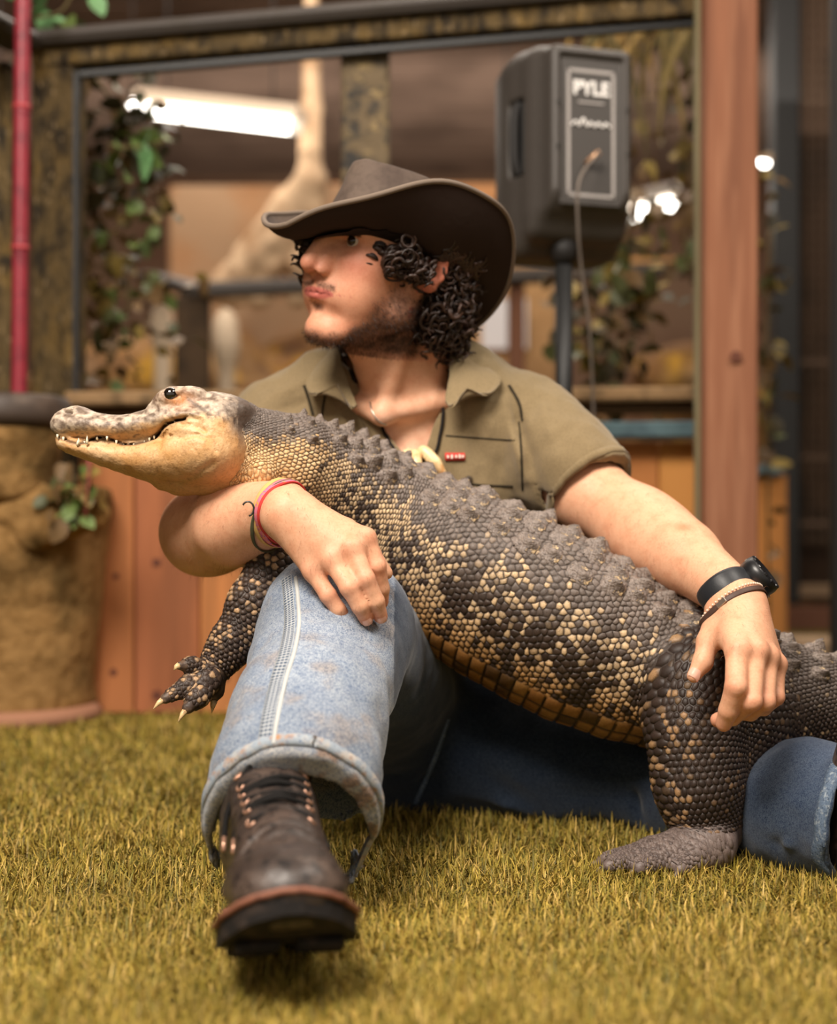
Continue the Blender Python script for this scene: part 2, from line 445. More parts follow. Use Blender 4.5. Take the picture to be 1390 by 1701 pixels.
rng = np.random.default_rng(7)
def turf():
    # artificial grass: curled narrow blades, dense where the photograph is close
    D = []; 
    n = 155000
    u = rng.random(n); Y = 1.0 / (1 / .98 - u * (1 / .98 - 1 / 3.0))
    Y = np.where(rng.random(n) < .25, rng.uniform(1.0, 3.0, n), Y)
    X = rng.uniform(-.40, .40, n) * Y
    # tufts
    X = X + rng.normal(0, .001, n); 
    Hh = rng.uniform(.010, .021, n) * (0.8 + .5 * vnoise(np.stack([X, Y, X * 0], 1), 14))
    yaw = rng.uniform(0, 2 * math.pi, n); lean = rng.uniform(.2, 1.35, n); curl = rng.uniform(-.9, 1.9, n)
    wd = rng.uniform(.0005, .0010, n) * np.clip(Y / 1.5, .8, 2)
    base = np.stack([X, Y, np.zeros(n)], 1)
    dirh = np.stack([np.cos(yaw), np.sin(yaw), np.zeros(n)], 1); side = np.stack([-np.sin(yaw), np.cos(yaw), np.zeros(n)], 1)
    pts = [base]; ang = lean.copy(); p = base.copy()
    for s in range(3):
        p = p + (dirh * np.sin(ang)[:, None] + np.array([0, 0, 1.]) * np.cos(ang)[:, None]) * (Hh / 3 * 1.25)[:, None]
        ang = ang + curl / 3 * 1.6; pts.append(p)
    W = [1, .9, .7, .12]
    V = np.stack([q + side * (wd * k * sgn)[:, None] for q, k in zip(pts, W) for sgn in (-1, 1)], 1)  # n,8,3
    V[:, :, 2] = np.maximum(V[:, :, 2], .0006)
    b = (np.arange(n) * 8)[:, None]
    F = np.concatenate([b + np.array([0, 1, 3, 2]) + 2 * s for s in range(3)])
    pal = np.array([lin((186, 158, 72)), lin((156, 138, 56)), lin((124, 116, 48)), lin((210, 176, 98)), lin((146, 124, 58)), lin((104, 96, 46))])
    ci = rng.choice(6, n, p=[.26, .25, .15, .12, .14, .08])
    cl = pal[ci] * rng.uniform(.8, 1.15, n)[:, None]
    patch = fbm(np.stack([X, Y, X * 0], 1), 4.0, 5)
    cl = cl * (0.8 + .4 * patch)[:, None]
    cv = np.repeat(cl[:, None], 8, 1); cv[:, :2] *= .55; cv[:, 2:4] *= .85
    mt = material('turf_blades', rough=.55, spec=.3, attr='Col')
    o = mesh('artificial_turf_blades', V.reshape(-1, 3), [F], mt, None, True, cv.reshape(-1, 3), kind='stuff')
    tag(o, 'short olive and yellow artificial turf blades covering the floor', 'turf')
turf()
# ================================================================== THE ENCLOSURE BEHIND
FD = 3.02
m_mossy = material('mossy_timber', L3(92, 76, 50), .9, .15, stretch=(1.6, 1.6, .7), noise=[(12, L3(128, 102, 56), .52, .74), (26, L3(46, 40, 32), .44, .64), (70, L3(150, 128, 96), .60, .76)], bump=[('noise', 30, .8, .02), ('noise', 120, .5, .005)])
m_mossy2 = material('mottled_timber', L3(108, 94, 74), .9, .15, noise=[(30, L3(60, 58, 56), .46, .60), (34, L3(160, 138, 98), .56, .72)], bump=[('noise', 40, .8, .015)])
m_grey = material('painted_rail', L3(74, 68, 64), .6, .3, noise=[(20, L3(70, 64, 58), .5, .7)])
m_black = material('black_metal', L3(30, 30, 30), .5, .4)
m_cedar = material('cedar', L3(136, 90, 66), .75, .2, noise=[(14, L3(106, 68, 50), .45, .7), (40, L3(154, 108, 82), .5, .75)], stretch=(1, 1, .08), bump=[('noise', 80, .2, .002)])
m_plank = [material('plank', L3(*c), .7, .25, noise=[(10, L3(*[int(v * .78) for v in c]), .45, .7), (45, L3(*[min(255, int(v * 1.12)) for v in c]), .5, .8)], stretch=(1, 1, .07), bump=[('noise', 60, .2, .002)])
           for c in ((178, 114, 70), (162, 100, 66), (186, 122, 72), (154, 92, 62))]
m_plank_o = [material('orange_plank', L3(*c), .7, .25, noise=[(10, L3(*[int(v * .86) for v in c]), .45, .7)], stretch=(1, 1, .07)) for c in ((204, 142, 76), (198, 134, 72), (190, 124, 70))]
m_knot = material('knot', L3(96, 52, 36), .7)
m_blue = material('blue_paint', L3(76, 98, 104), .6, .3, noise=[(20, L3(58, 76, 84), .5, .7)])
m_tan = material('weathered_rail', L3(142, 114, 82), .85, .15, noise=[(25, L3(96, 78, 56), .48, .7)], bump=[('noise', 60, .4, .004)])

fr = thing('enclosure_frame', 'mossy timber enclosure frame with grey handrail behind the man', 'frame', P(600, 1190, FD))
def px(x, D): return (x - 695) * D / FPX
def pz(y, D): return CAMH + (HORY - y) * D / FPX
def post(name, x0, x1, y0, y1, D, mat, par, dep=.09):
    z1 = pz(y0, D); z0 = max(0, pz(y1, D)); return box(name, ((px(x0, D) + px(x1, D)) / 2, D + dep / 2, (z0 + z1) / 2), (px(x1, D) - px(x0, D), dep, z1 - z0), mat, par, .008)
post('post', 52, 128, 82, 1300, FD, m_mossy, fr); post('post', 566, 646, 20, 1300, FD, m_mossy2, fr)
post('post', -40, 18, 100, 1300, FD, m_mossy, fr)
beam('beam', P(60, 98, FD + .03), P(1172, 8, FD - .05), .07, .055, m_mossy, fr)
beam('handrail', P(40, 74, FD + .01), P(1172, -24, FD - .07), .10, .030, m_grey, fr, .012)
beam('handrail', P(46, 74, FD + .01), P(-60, 20, FD - .25), .10, .030, m_grey, fr, .012)
beam('inner_edge', P(126, 120, FD + .01), P(126, 655, FD + .01), .02, .012, m_black, fr, .002, up=(1, 0, 0))
beam('inner_edge', P(130, 125, FD), P(1165, 38, FD - .05), .02, .014, m_black, fr, .002)
beam('lower_rail', P(110, 664, FD), P(1165, 655, FD), .06, .030, m_tan, fr, .006)
beam('lower_rail', P(110, 684, FD + .03), P(1165, 676, FD + .03), .05, .026, material('dark_rail', L3(82, 62, 42), .85, .1), fr, .004)

wall = thing('plank_barrier', 'low barrier of upright reddish knotty planks behind the man', 'fence', P(640, 1190, FD + .02))
zt = pz(735, FD); x = px(118, FD); k = 0; rgp = np.random.default_rng(3)
while x < px(1172, FD):
    wd = rgp.uniform(.125, .15); D_ = FD + .02 + rgp.uniform(0, .003)
    mt = m_plank[k % 4] if x < px(900, FD) else m_plank_o[k % 3]
    b = box('plank', (x + wd / 2, D_ + .012, zt / 2 + .002), (wd - .003, .022, zt), mt, wall, .003)
    for _ in range(3 if x < px(900, FD) else 1):
        kx, kz = x + rgp.uniform(.02, wd - .02), rgp.uniform(.04, zt - .1)
        disc_V, disc_F = tube_arrays([(kx, D_ + .004, kz), (kx, D_ - .0005, kz)], [rgp.uniform(.006, .011)] * 2, 12); mesh('knot', disc_V, disc_F, m_knot, b, False)
    x += wd; k += 1
beam('cap_board', P(985, 716, FD - .02), P(1166, 714, FD - .02), .06, .034, m_blue, wall, .004)
beam('cap_board', P(100, 722, FD + .0), P(985, 720, FD + .0), .05, .02, material('dark_cap', L3(96, 62, 38), .8, .1), wall, .004)

cp_ = thing('cedar_post', 'tall reddish cedar post right of the loudspeaker', 'post', P(1210, 1200, 2.86))
box('post_timber', ((px(1172, 2.86) + px(1262, 2.86)) / 2, 2.92, 1.56), (px(1260, 2.86) - px(1170, 2.86), .10, 3.11), m_cedar, cp_, .006)
for yy in (592,): 
    V_, F_ = tube_arrays([P(1208 if yy < 400 else 1222, yy, 2.868), P(1208 if yy < 400 else 1222, yy, 2.8595)], [.011, .011], 14, flat=1.0); mesh('knot', V_, F_, m_knot, cp_, False)
box('edge_strip', (px(1163, 2.9), 2.93, 1.5), (.010, .03, 3.0), material('edge_moss', L3(132, 122, 92), .9), cp_, .003)

b2_ = thing('plank_barrier', 'orange plank barrier with blue cap seen right of the cedar post', 'fence', P(1300, 1060, 4.95))
zt2 = pz(790, 4.95); x = px(1190, 4.95)
while x < px(1300, 4.95): box('plank', (x + .06, 4.95, zt2 / 2), (.117, .022, zt2), m_plank_o[1], b2_, .003); x += .12
box('cap_board', ((px(1190, 4.9) + px(1300, 4.9)) / 2, 4.93, zt2 + .018), (px(1300, 4.9) - px(1190, 4.9), .09, .036), m_blue, b2_, .004)

cage = thing('wire_cage', 'dark wire mesh cage with black corner post at the right edge', 'cage', P(1360, 1010, 5.8))
CD = 5.6
post('corner_post', 1286, 1330, -300, 1004, CD, m_black, cage, .10)
box('base_block', ((px(1286, CD) + px(1420, CD)) / 2, CD + .06, pz(1010, CD) / 2), (px(1420, CD) - px(1286, CD), .14, pz(1006, CD)), material('base_red', L3(104, 70, 54), .8, .2), cage, .006)
box('base_rail', (px(1390, CD), CD + .03, pz(982, CD)), (px(1460, CD) - px(1330, CD), .05, .05), material('base_beige', L3(128, 106, 84), .8, .2), cage, .004)
box('back_board', (px(1420, CD + .25), CD + .25, 1.6), (px(1530, CD) - px(1320, CD), .02, 3.0), material('cage_dark', L3(62, 48, 38), .9, .1, noise=[(4, L3(34, 28, 24), .45, .6)]), cage, 0)
mw = MB()
for i in range(60):
    z = .35 + i * .045; V_, F_ = box_arrays((px(1430, CD), CD + .03, z), (.50, .003, .003)); mw.adda(V_, F_)
for i in range(14):
    xx = px(1332, CD) + i * .034; V_, F_ = box_arrays((xx, CD + .034, 1.7), (.003, .003, 2.75)); mw.adda(V_, F_)
mw.build('wire_mesh', material('wire', L3(104, 84, 66), .6, .3), cage, False, kind='stuff')
for yy in (600, 760, 870): box('cage_rail', (px(1400, CD), CD + .04, pz(yy, CD)), (px(1470, CD) - px(1330, CD), .02, .02), material('cage_rail', L3(84, 66, 52), .8), cage, .002)
tag(box('kerb_board', (px(1480, 4.6), 4.6, .020), (px(1650, 4.6) - px(1316, 4.6), .24, .05), material('kerb', L3(176, 150, 122), .85, .15, noise=[(12, L3(140, 116, 92), .5, .7)]), None, .006), 'pale kerb board lying on the turf beyond the tail', 'board')
tag(box('screen_post', (px(1400, 3.3), 3.3, 1.5), (.05, .05, 3.0), material('sp', L3(26, 25, 25), .6), None, .005), 'black upright at the far right edge in front of the cage', 'post')

# red bamboo pole
pole = thing('bamboo_pole', 'red painted bamboo pole rising from the planter at the left edge', 'pole', P(32, 690, 2.80))
m_redp = material('red_paint', L3(138, 40, 52), .45, .4, noise=[(30, L3(108, 30, 42), .45, .7)])
zz = np.linspace(pz(700, 2.8), pz(-260, 2.8), 90); joint = [pz(y, 2.8) for y in (412, 178, -60)]
rad = .0155 * np.ones(90)
for j in joint: rad += .0022 * np.exp(-((zz - j) / .007) ** 2)
tube('stem', np.stack([px(31, 2.8) + (zz - zz[0]) * .010, np.full(90, 2.80), zz], 1), rad, m_redp, pole, 16)
for j in joint: tube('joint_ring', [(px(31, 2.8) + (j - zz[0]) * .01, 2.80, j - .004), (px(31, 2.8) + (j - zz[0]) * .01, 2.80, j + .004)], [.0178, .0178], material('red_joint', L3(168, 62, 66), .5), pole, 16)

# planters
m_rock = material('faux_rock', L3(150, 116, 72), .92, .12, noise=[(8, L3(98, 76, 44), .45, .62), (3, L3(178, 134, 80), .5, .7), (40, (.75, .72, .66, 0), .45, .65)], bump=[('noise', 20, .6, .03), ('crack', 9, .4, .02)])
def potbody(name, prof, c, mat, par, amp=.012, seed=0, k=56):
    pts = smoothpath(np.array(prof, float), 46); a = np.arange(k) / k * 2 * math.pi; V_ = []
    for r, z in pts: V_ += [[c[0] + r * math.cos(t), c[1] + r * math.sin(t), z] for t in a]
    V_ = np.array(V_); n_ = (fbm(V_, 14, seed) - .5) * 2 * amp; d = V_ - np.array([c[0], c[1], 0]); d[:, 2] = 0; V_ = V_ + d / (np.linalg.norm(d, axis=1)[:, None] + 1e-6) * n_[:, None]
    n = len(pts); i = np.arange(n - 1)[:, None] * k; j = np.arange(k)[None]; j2 = (j + 1) % k
    return mesh(name, V_, [np.stack([i + j, i + j2, i + k + j2, i + k + j], -1).reshape(-1, 4)], mat, par)
pl = thing('planter', 'large faux rock planter with dry earth at the lower left', 'planter', (px(36, 2.95), 2.98, 0))
pc = (px(14, 2.98), 2.98)
potbody('pot', [(.05, .015), (.165, .012), (.176, .10), (.190, .25), (.205, .38), (.214, .455), (.205, .475), (.185, .470), (.18, .43)], pc, m_rock, pl, .010, 2)
potbody('soil', [(.186, .44), (.10, .452), (.02, .455), (.001, .455)], pc, material('soil', L3(62, 46, 32), .95, .1, bump=[('noise', 80, .8, .01)]), pl, .002, 3)
tube('base_stone', [(pc[0] + .18 * math.cos(a), pc[1] + .18 * math.sin(a), .016) for a in np.linspace(math.pi, 2 * math.pi, 20)], .018, material('pinkish_stone', L3(164, 118, 92), .9), pl, 8)
rk = Sculpt()
for (x_, y_, r_) in ((30, 815, .050), (78, 835, .045), (10, 850, .045), (60, 880, .05), (120, 870, .035), (150, 850, .04)): rk.add(ell_d(P(x_, y_, 2.80), (r_, .03, r_ * .8)), .02)
rk.posts.append(lambda p: -.008 * (fbm(p, 30, 3) - .5) * 2)
Vr, Fr = rk.surface(.007); mesh('rim_stones', Vr, [Fr], m_rock, pl)
p2 = thing('planter', 'shallow dark rimmed stone bowl holding the red bamboo pole', 'planter', (px(0, 2.78), 2.80, .5))
pc2 = (px(2, 2.84), 2.84)
potbody('bowl', [(.02, .44), (.085, .445), (.105, .47), (.112, .52), (.118, .56), (.120, .585)], pc2, m_rock, p2, .006, 5)
potbody('rim', [(.118, .585), (.132, .592), (.139, .605), (.138, .625), (.134, .640), (.128, .648), (.118, .648), (.108, .640), (.10, .60), (.02, .598), (.001, .598)], pc2, material('dark_rim', L3(66, 54, 46), .5, .4, noise=[(20, L3(92, 76, 64), .5, .7)]), p2, .003, 6)
m_pebble = material('pebble', L3(88, 72, 54), .9)

# leaves: one mesh per kind, shared
def leaf_mesh(L_, W_, fold=.25, lobes=0, seed=0):
    n = 9; V_ = []; 
    for i, t in enumerate(np.linspace(0, 1, n)):
        w_ = W_ * (math.sin(math.pi * min(1, t * .92 + .06)) ** .8) * (1 + (.25 * math.sin(t * 20) if lobes else 0)); z = -.25 * L_ * t * t
        V_ += [(-w_, t * L_, z + fold * w_), (0, t * L_, z), (w_, t * L_, z + fold * w_)]
    F_ = []
    for i in range(n - 1): a = i * 3; F_ += [[a, a + 1, a + 4, a + 3], [a + 1, a + 2, a + 5, a + 4]]
    o = mesh('leaf', V_, [np.array(F_)], None); me_ = o.data; bpy.data.objects.remove(o); return me_
m_lf = [material('leaf', L3(*c), .5, .35, noise=[(30, L3(*[int(v * .8) for v in c]), .45, .7)]) for c in ((104, 124, 66), (78, 82, 48), (134, 114, 58), (62, 56, 40), (112, 88, 58), (112, 156, 104))]
def leafset(mats, L_, W_, **k):
    r = []
    for m_ in mats: me_ = leaf_mesh(L_, W_, **k); me_.materials.append(m_); r.append(me_)
    return r
LS = leafset(m_lf, .042, .016)
def addleaf(me_, p, yaw, pitch, roll, s, par):
    o = bpy.data.objects.new('leaf', me_); C.objects.link(o); o.parent = par; o.location = Vector(p) - par.location; o.rotation_euler = (pitch, roll, yaw); o.scale = (s,) * 3; return o
rgl = np.random.default_rng(21)
def vine(name, label, cat, stem, n, kinds, spread, size, D0=None, group=None):
    t = thing(name, label, cat, stem[0], group); sp = smoothpath(stem, 30); tube('stem', sp, .004, material('stem', L3(92, 78, 46), .8), t, 6)
    for i in range(n):
        q = sp[rgl.integers(0, 30)] + rgl.normal(size=3) * np.array(spread); addleaf(LS[kinds[rgl.integers(0, len(kinds))]], q, rgl.uniform(0, 6.28), rgl.uniform(-1.8, .6), rgl.uniform(-.8, .8), size * rgl.uniform(.7, 1.4), t)
    return t
vine('hanging_vine', 'leafy vine with broad green leaves hanging beside the left fluorescent tube', 'vine', [P(150, 120, 3.3), P(200, 190, 3.3), P(230, 260, 3.3), P(170, 330, 3.3)], 130, [1, 3, 3, 1, 3, 3, 4], (.055, .05, .07), 1.0)
vine('climbing_plant', 'yellowing climbing plant inside the left bay of the frame', 'vine', [P(150, 330, 3.4), P(190, 420, 3.4), P(215, 500, 3.4), P(180, 560, 3.4)], 190, [2, 1, 4, 2, 0, 4], (.06, .06, .07), .9)
vine('climbing_plant', 'bright green sprig above the handrail at the upper left', 'vine', [P(60, 30, 3.1), P(100, 20, 3.1), P(120, -10, 3.1)], 16, [5, 0, 5], (.03, .03, .03), .95)
for (x_, y_, k_, s_) in ((275, 232, 0, 1.2), (195, 262, 5, 1.5), (180, 250, 0, 1.3), (250, 205, 1, 1.1), (215, 495, 0, 1.2), (190, 520, 0, 1.0), (240, 455, 2, 1.1)):
    pass
vine('climbing_plant', 'few pale green leaves catching light below the left fluorescent tube', 'vine', [P(180, 240, 3.15), P(230, 245, 3.15), P(280, 232, 3.15)], 12, [0, 5, 0], (.02, .02, .02), 1.2)
vine('shrub', 'olive shrub behind the loudspeaker pole', 'shrub', [P(1000, 640, 3.6), P(1010, 540, 3.6), P(1030, 440, 3.6), P(1080, 400, 3.6)], 210, [1, 2, 3, 1, 4], (.07, .08, .10), 1.1)
vine('shrub', 'dry brown branch of leaves left of the cedar post', 'shrub', [P(1155, 460, 3.8), P(1150, 300, 3.8), P(1130, 220, 3.8)], 90, [4, 3, 2, 4], (.08, .06, .08), 1.1)
vine('shrub', 'narrow dry shrub between cedar post and black cage post', 'shrub', [np.array([px(1276, 4.0), 4.0, 0.]), P(1275, 760, 4.0), P(1270, 640, 4.0), P(1275, 520, 4.0), P(1280, 380, 4.0)], 70, [3, 4, 2, 1], (.015, .06, .12), 1.1)
vine('pot_plant', 'small succulent plant growing from the rock planter', 'plant', [P(110, 850, 2.74), P(118, 815, 2.74), P(128, 790, 2.74)], 30, [0, 2, 1, 4], (.025, .02, .02), .9)
tube('reed', [P(142, 860, 2.72), P(148, 780, 2.72), P(143, 700, 2.73)], .003, material('pink_stem', L3(150, 74, 70), .6), None, 6); tag(bpy.data.objects['reed'], 'thin pinkish stem rising from the rock planter', 'stem')
# hanging palm
palm = thing('dried_palm', 'hanging dried palm fronds at the upper right', 'palm', P(1090, -40, 3.7))
m_frond = [material('frond', L3(*c), .8, .2) for c in ((112, 96, 58), (84, 74, 46), (150, 122, 72))]
for i in range(60):
    a = rgl.uniform(-1.5, 1.2); L_ = rgl.uniform(.18, .42); st = P(rgl.uniform(1000, 1170), rgl.uniform(-60, 60), 3.7 + rgl.uniform(-.2, .2)); d = np.array([math.sin(a) * .45, rgl.uniform(-.2, .2), -1])
    pts = smoothpath([st, st + d * L_ * .5 + np.array([a * .02, 0, .04]), st + d * L_], 10); V_, F_ = tube_arrays(pts, np.array([.003, .008, .010, .010, .009, .008, .007, .005, .003, .0006]), 6, flat=.15); mesh('frond', V_, F_, m_frond[i % 3], palm)

# far side of the hall
far = thing('far_railing', 'dark far railing with posts across the hall behind the hat', 'railing', P(330, 900, 5.2))
m_frail = material('far_rail', L3(62, 55, 50), .55, .35)
beam('rail', P(248, 462, 6.2), P(335, 484, 5.2), .10, .05, m_frail, far, .01); beam('rail', P(330, 483, 5.2), P(1160, 446, 5.5), .10, .05, m_frail, far, .01)
post('post', 290, 345, 490, 1200, 5.2, material('far_post', L3(74, 58, 42), .8, .15, noise=[(8, L3(52, 42, 32), .45, .65)]), far); post('post', 845, 872, 470, 1200, 5.4, material('far_post', L3(104, 70, 52), .8, .15), far)
m_pale = material('pale_pillar', L3(196, 176, 152), .8, .2)
for (x0, x1, y0, y1, lab) in ((250, 288, 500, 572, 'pale stone slab left of the dark far post'), (352, 398, 512, 605, 'pale stone slab right of the dark far post')):
    t = Sculpt(); c = P((x0 + x1) / 2, (y0 + y1) / 2, 6.0); t.add(ell_d(c, ((x1 - x0) / 2 * 6 / FPX, .06, (y1 - y0) / 2 * 6 / FPX)), .02); t.add(cone_d(c - [0, 0, .05], [c[0] + .02, c[1], .0], .035, .04), .05)
    Vt, Ft = t.surface(.012); tag(mesh('stone_slab', Vt, [Ft], m_pale), lab, 'stone')
hill = Sculpt(); rgh = np.random.default_rng(8)
for i in range(26):
    x_ = rgh.uniform(60, 1260); hill.add(ell_d(P(x_, rgh.uniform(600, 760) if not 640 < x_ < 900 else 700, 6.8 + rgh.uniform(-.4, .4)), (rgh.uniform(.2, .45), .3, rgh.uniform(.15, .28))), .1)
hill.add(box_d((0, 7.1, .5), (2.3, .35, .55), None, .1), .1)
hill.posts.append(lambda p: -.05 * (fbm(p, 5, 3) - .5) * 2)
Vh, Fh = hill.surface(.03); tag(mesh('rockwork', Vh, [Fh], material('rockwork', L3(150, 112, 72), .9, .1, noise=[(3, L3(96, 70, 50), .42, .6), (5, L3(196, 150, 60), .56, .7), (2, L3(186, 150, 112), .52, .66)])), 'blurred tan rockwork bank beyond the far railing', 'rock')
tag(box('tan_wall', ((px(262, 6.6) + px(640, 6.6)) / 2, 6.9, (pz(338, 6.6) + 1.0) / 2), (px(640, 6.6) - px(262, 6.6), .08, pz(338, 6.6) - 1.0 + .3), material('tan_wall', L3(172, 140, 110), .85, .15, noise=[(4, L3(172, 126, 88), .45, .7)]), None, .02), 'plain tan upright wall left of the pale tree trunk', 'panel')
tag(box('tan_board', ((px(700, 6.4) + px(930, 6.4)) / 2, 6.6, pz(540, 6.4)), (px(930, 6.4) - px(700, 6.4), .06, .60), material('tan_board', L3(176, 138, 96), .85, .15, noise=[(4, L3(142, 108, 72), .45, .7)]), None, .01), 'tan board carrying the white notice behind the loudspeaker pole', 'board')
sb = thing('board_wall', 'row of orange horizontal boards high on the wall behind the hat', 'boards', P(700, 440, 7.0))
for i, (y0, y1) in enumerate(((306, 336), (338, 362), (364, 388), (390, 414), (416, 440))):
    box('board', ((px(520, 7) + px(850, 7)) / 2, 7.0, pz((y0 + y1) / 2, 7)), (px(850, 7) - px(520, 7), .04, (y1 - y0) * 7 / FPX), material('wall_board', L3(*((202, 146, 98) if i == 0 else (190, 120, 76) if i % 2 else (176, 112, 72))), .75, .2), sb, .006)
box('lower_strip', ((px(700, 6.9) + px(1160, 6.9)) / 2, 6.95, pz(434, 6.9)), (px(1160, 6.9) - px(700, 6.9), .04, .04), material('strip', L3(214, 160, 92), .7), sb, .004)
tag(box('paper_notice', ((px(803, 6.3) + px(881, 6.3)) / 2, 6.5, pz(530, 6.35)), (px(881, 6.3) - px(803, 6.3), .006, 85 * 6.35 / FPX), material('paper', L3(206, 202, 204), .8), None, .001), 'white paper notice on the tan board behind the loudspeaker pole', 'notice')
tr = thing('tree_trunk', 'pale trunk with spreading buttress roots left of the hat', 'trunk', P(500, 480, 6.0))
T_ = Sculpt(); T_.chain([P(517, -20, 6.0), P(516, 180, 6.0), P(517, 300, 6.0)], [.034, .038, .050], .03)
for pts, rr in (([(515, 290), (470, 345), (420, 420), (380, 480)], (.05, .055, .065, .085)), ([(518, 300), (490, 370), (450, 440), (430, 490)], (.05, .045, .05, .06)), ([(522, 300), (530, 380), (500, 440), (495, 490)], (.05, .045, .045, .055)), ([(505, 310), (455, 400), (400, 450), (355, 485)], (.03, .035, .04, .05))):
    T_.chain([P(a, b, 6.0 + i * .06) for i, (a, b) in enumerate(pts)], rr, .03)
T_.posts.append(lambda p: -.012 * (fbm(p * np.array([1, 1, .3]), 22, 3) - .5) * 2)
Vt, Ft = T_.surface(.012); mesh('trunk', Vt, [Ft], material('pale_bark', L3(198, 168, 136), .8, .2, noise=[(7, L3(140, 106, 74), .46, .66)]), tr)
# ceiling boards
m_cb = material('ceiling_board', L3(130, 108, 94), .8, .2, noise=[(2, L3(106, 87, 75), .45, .65)])
for i in range(26): box('ceiling_board', (0, .5 + i * .42, 3.095), (12, .40, .02), m_cb, bpy.data.objects['ceiling'], .004)

# lamps that are seen
m_tube = material('tube_glow', (1, 1, 1), .5, emit=(1.0, .93, .82), emit_s=7.0)
m_bulb = material('bulb_glow', (1, 1, 1), .5, emit=(1.0, .93, .84), emit_s=9.0)
def fluor(label, a, b, r, lab2=None):
    a = np.array(a); b = np.array(b); t = thing('fluorescent_lamp', label, 'lamp', (a + b) / 2)
    tube('tube', [a, b], r, m_tube, t, 14); u = unit(b - a); up = np.array([0, 0, 1.])
    for e in (.15, .85): tube('hanger', [a + (b - a) * e + [0, .03, r + .03], [*(a + (b - a) * e)[:2] + [0, .03], 3.08]], .004, m_black, t, 6)
    V_, F_ = box_arrays((a + b) / 2 + np.array([0, .03, r + .03]), (np.linalg.norm(b - a) + .06, .12, .05), frame_from(np.cross(u, [0, 1, 0]) , u), .006); mesh('housing', V_, F_, material('housing', L3(178, 160, 140), .5), t, False)
    for e in (a, b): tube('end_cap', [e - u * .02, e + u * .02], r * 1.08, material('cap', L3(220, 210, 195), .4), t, 12)
fluor('long bright fluorescent tube high on the left beside the vine', P(240, 182, 6.2), P(492, 211, 5.9), .028)
fluor('short fluorescent tube right of the loudspeaker', P(1038, 358, 6.0), P(1116, 338, 6.5), .026)
def bulb(label, x_, y_, D, r):
    t = thing('light_bulb', label, 'lamp', P(x_, y_, D)); zs = np.linspace(-r, r, 11)
    tube('globe', [P(x_, y_, D) + np.array([0, 0, z]) for z in zs], [math.sqrt(max(1e-7, r * r - z * z)) for z in zs], m_bulb, t, 14)
    tube('socket', [P(x_, y_, D) + np.array([0, 0, r * .9]), P(x_, y_, D) + np.array([0, 0, r * 2.2])], r * .5, m_black, t, 10)
    tube('cable', [P(x_, y_, D) + np.array([0, 0, r * 2]), np.array([*P(x_, y_, D)[:2], 3.08])], .003, m_black, t, 6)
bulb('small bulb at the left end of the long tube', 220, 172, 6.3, .016); bulb('round bulb glowing between hat and loudspeaker', 840, 429, 6.1, .013)
bulb('bulb right of the cedar post', 1270, 268, 6.0, .022); bulb('bulb at the far left edge of the frame', -2, 142, 6.0, .034)
bulb('left one of two sparks in the palm fronds', 1012, 42, 3.45, .008); bulb('right one of two sparks in the palm fronds', 1096, 44, 3.45, .006)

# ================================================================== LOUDSPEAKER
SD = 2.66
spk = thing('loudspeaker', 'black plastic loudspeaker seen from behind, on a pole above his shoulder', 'loudspeaker', P(935, 420, SD))
m_abs = material('speaker_plastic', L3(68, 63, 59), .48, .4, noise=[(300, (.8, .8, .8, 0), .45, .65)], bump=[('noise', 500, .3, .0008)]); m_absd = material('speaker_dark', L3(34, 32, 31), .6, .3)
sc_ = P(957, 257, SD); ang = .30; SR_ = rotm([0, 0, 1], ang)      # back of the cabinet faces the camera, turned a little
X_ = lambda x, y, z: sc_ + SR_ @ np.array([x, y, z])
K = Sculpt(); K.add(box_d(X_(.0, .10, .0), (.108, .060, .186), SR_, .03), .01)       # front baffle part
K.add(box_d(X_(.002, .05, .012), (.096, .060, .170), SR_, .02), .045); K.add(box_d(X_(.004, -.005, .030), (.080, .060, .150), SR_, .014), .05)
K.sub(box_d(X_(.0, -.075, -.195), (.14, .08, .075), SR_ @ rotm([1, 0, 0], .75), .01), .012)
K.sub(box_d(X_(.004, -.066, .026), (.062, .010, .136), SR_, .004), .004)          # recessed input panel
for s in (-1, 1): K.sub(box_d(X_(.098 * s, .035, .03), (.022, .022, .070), SR_, .008), .006)
Vk, Fk = K.surface(.004); mesh('cabinet', Vk, [Fk], m_abs, spk); K.build_bvh(Vk, Fk)
def on_panel(x, z, y=-.0585): return X_(x, y, z)
box('input_panel', on_panel(.004, .026, -.0545), (.118, .004, .264), material('panel_grey', L3(64, 60, 57), .5), spk, .002, SR_)
m_line = material('print_grey', L3(156, 150, 146), .6); m_print = material('print_white', L3(226, 222, 218), .6)
for (x0, z0, x1, z1) in ((-.040, .136, .048, .136), (-.040, -.088, .048, -.088), (-.040, .136, -.040, -.088), (.048, .136, .048, -.088)):
    box('printed_frame', on_panel((x0 + x1) / 2, (z0 + z1) / 2, -.0572), (abs(x1 - x0) + .006, .0012, abs(z1 - z0) + .006), m_line, spk, 0, SR_)
def lettering(body_, size, c, mat, par, name='lettering', R=None, bold=.0):
    cu = bpy.data.curves.new(name, 'FONT'); cu.body = body_; cu.size = size; cu.align_x = 'CENTER'; cu.align_y = 'CENTER'; cu.extrude = .0006; cu.offset = bold
    o = bpy.data.objects.new(name, cu); C.objects.link(o); dg = bpy.context.evaluated_depsgraph_get(); me_ = bpy.data.meshes.new_from_object(o.evaluated_get(dg)); bpy.data.objects.remove(o)
    me_.transform(Matrix.Rotation(math.pi / 2, 4, 'X')); me_.transform(Matrix(np.asarray(R).tolist()).to_4x4()); me_.transform(Matrix.Translation(Vector(c)))
    me_.materials.clear(); return link(name, me_, mat, par)
lettering('PYLE', .034, on_panel(.004, .104, -.0585), m_print, spk, R=SR_, bold=.0012)
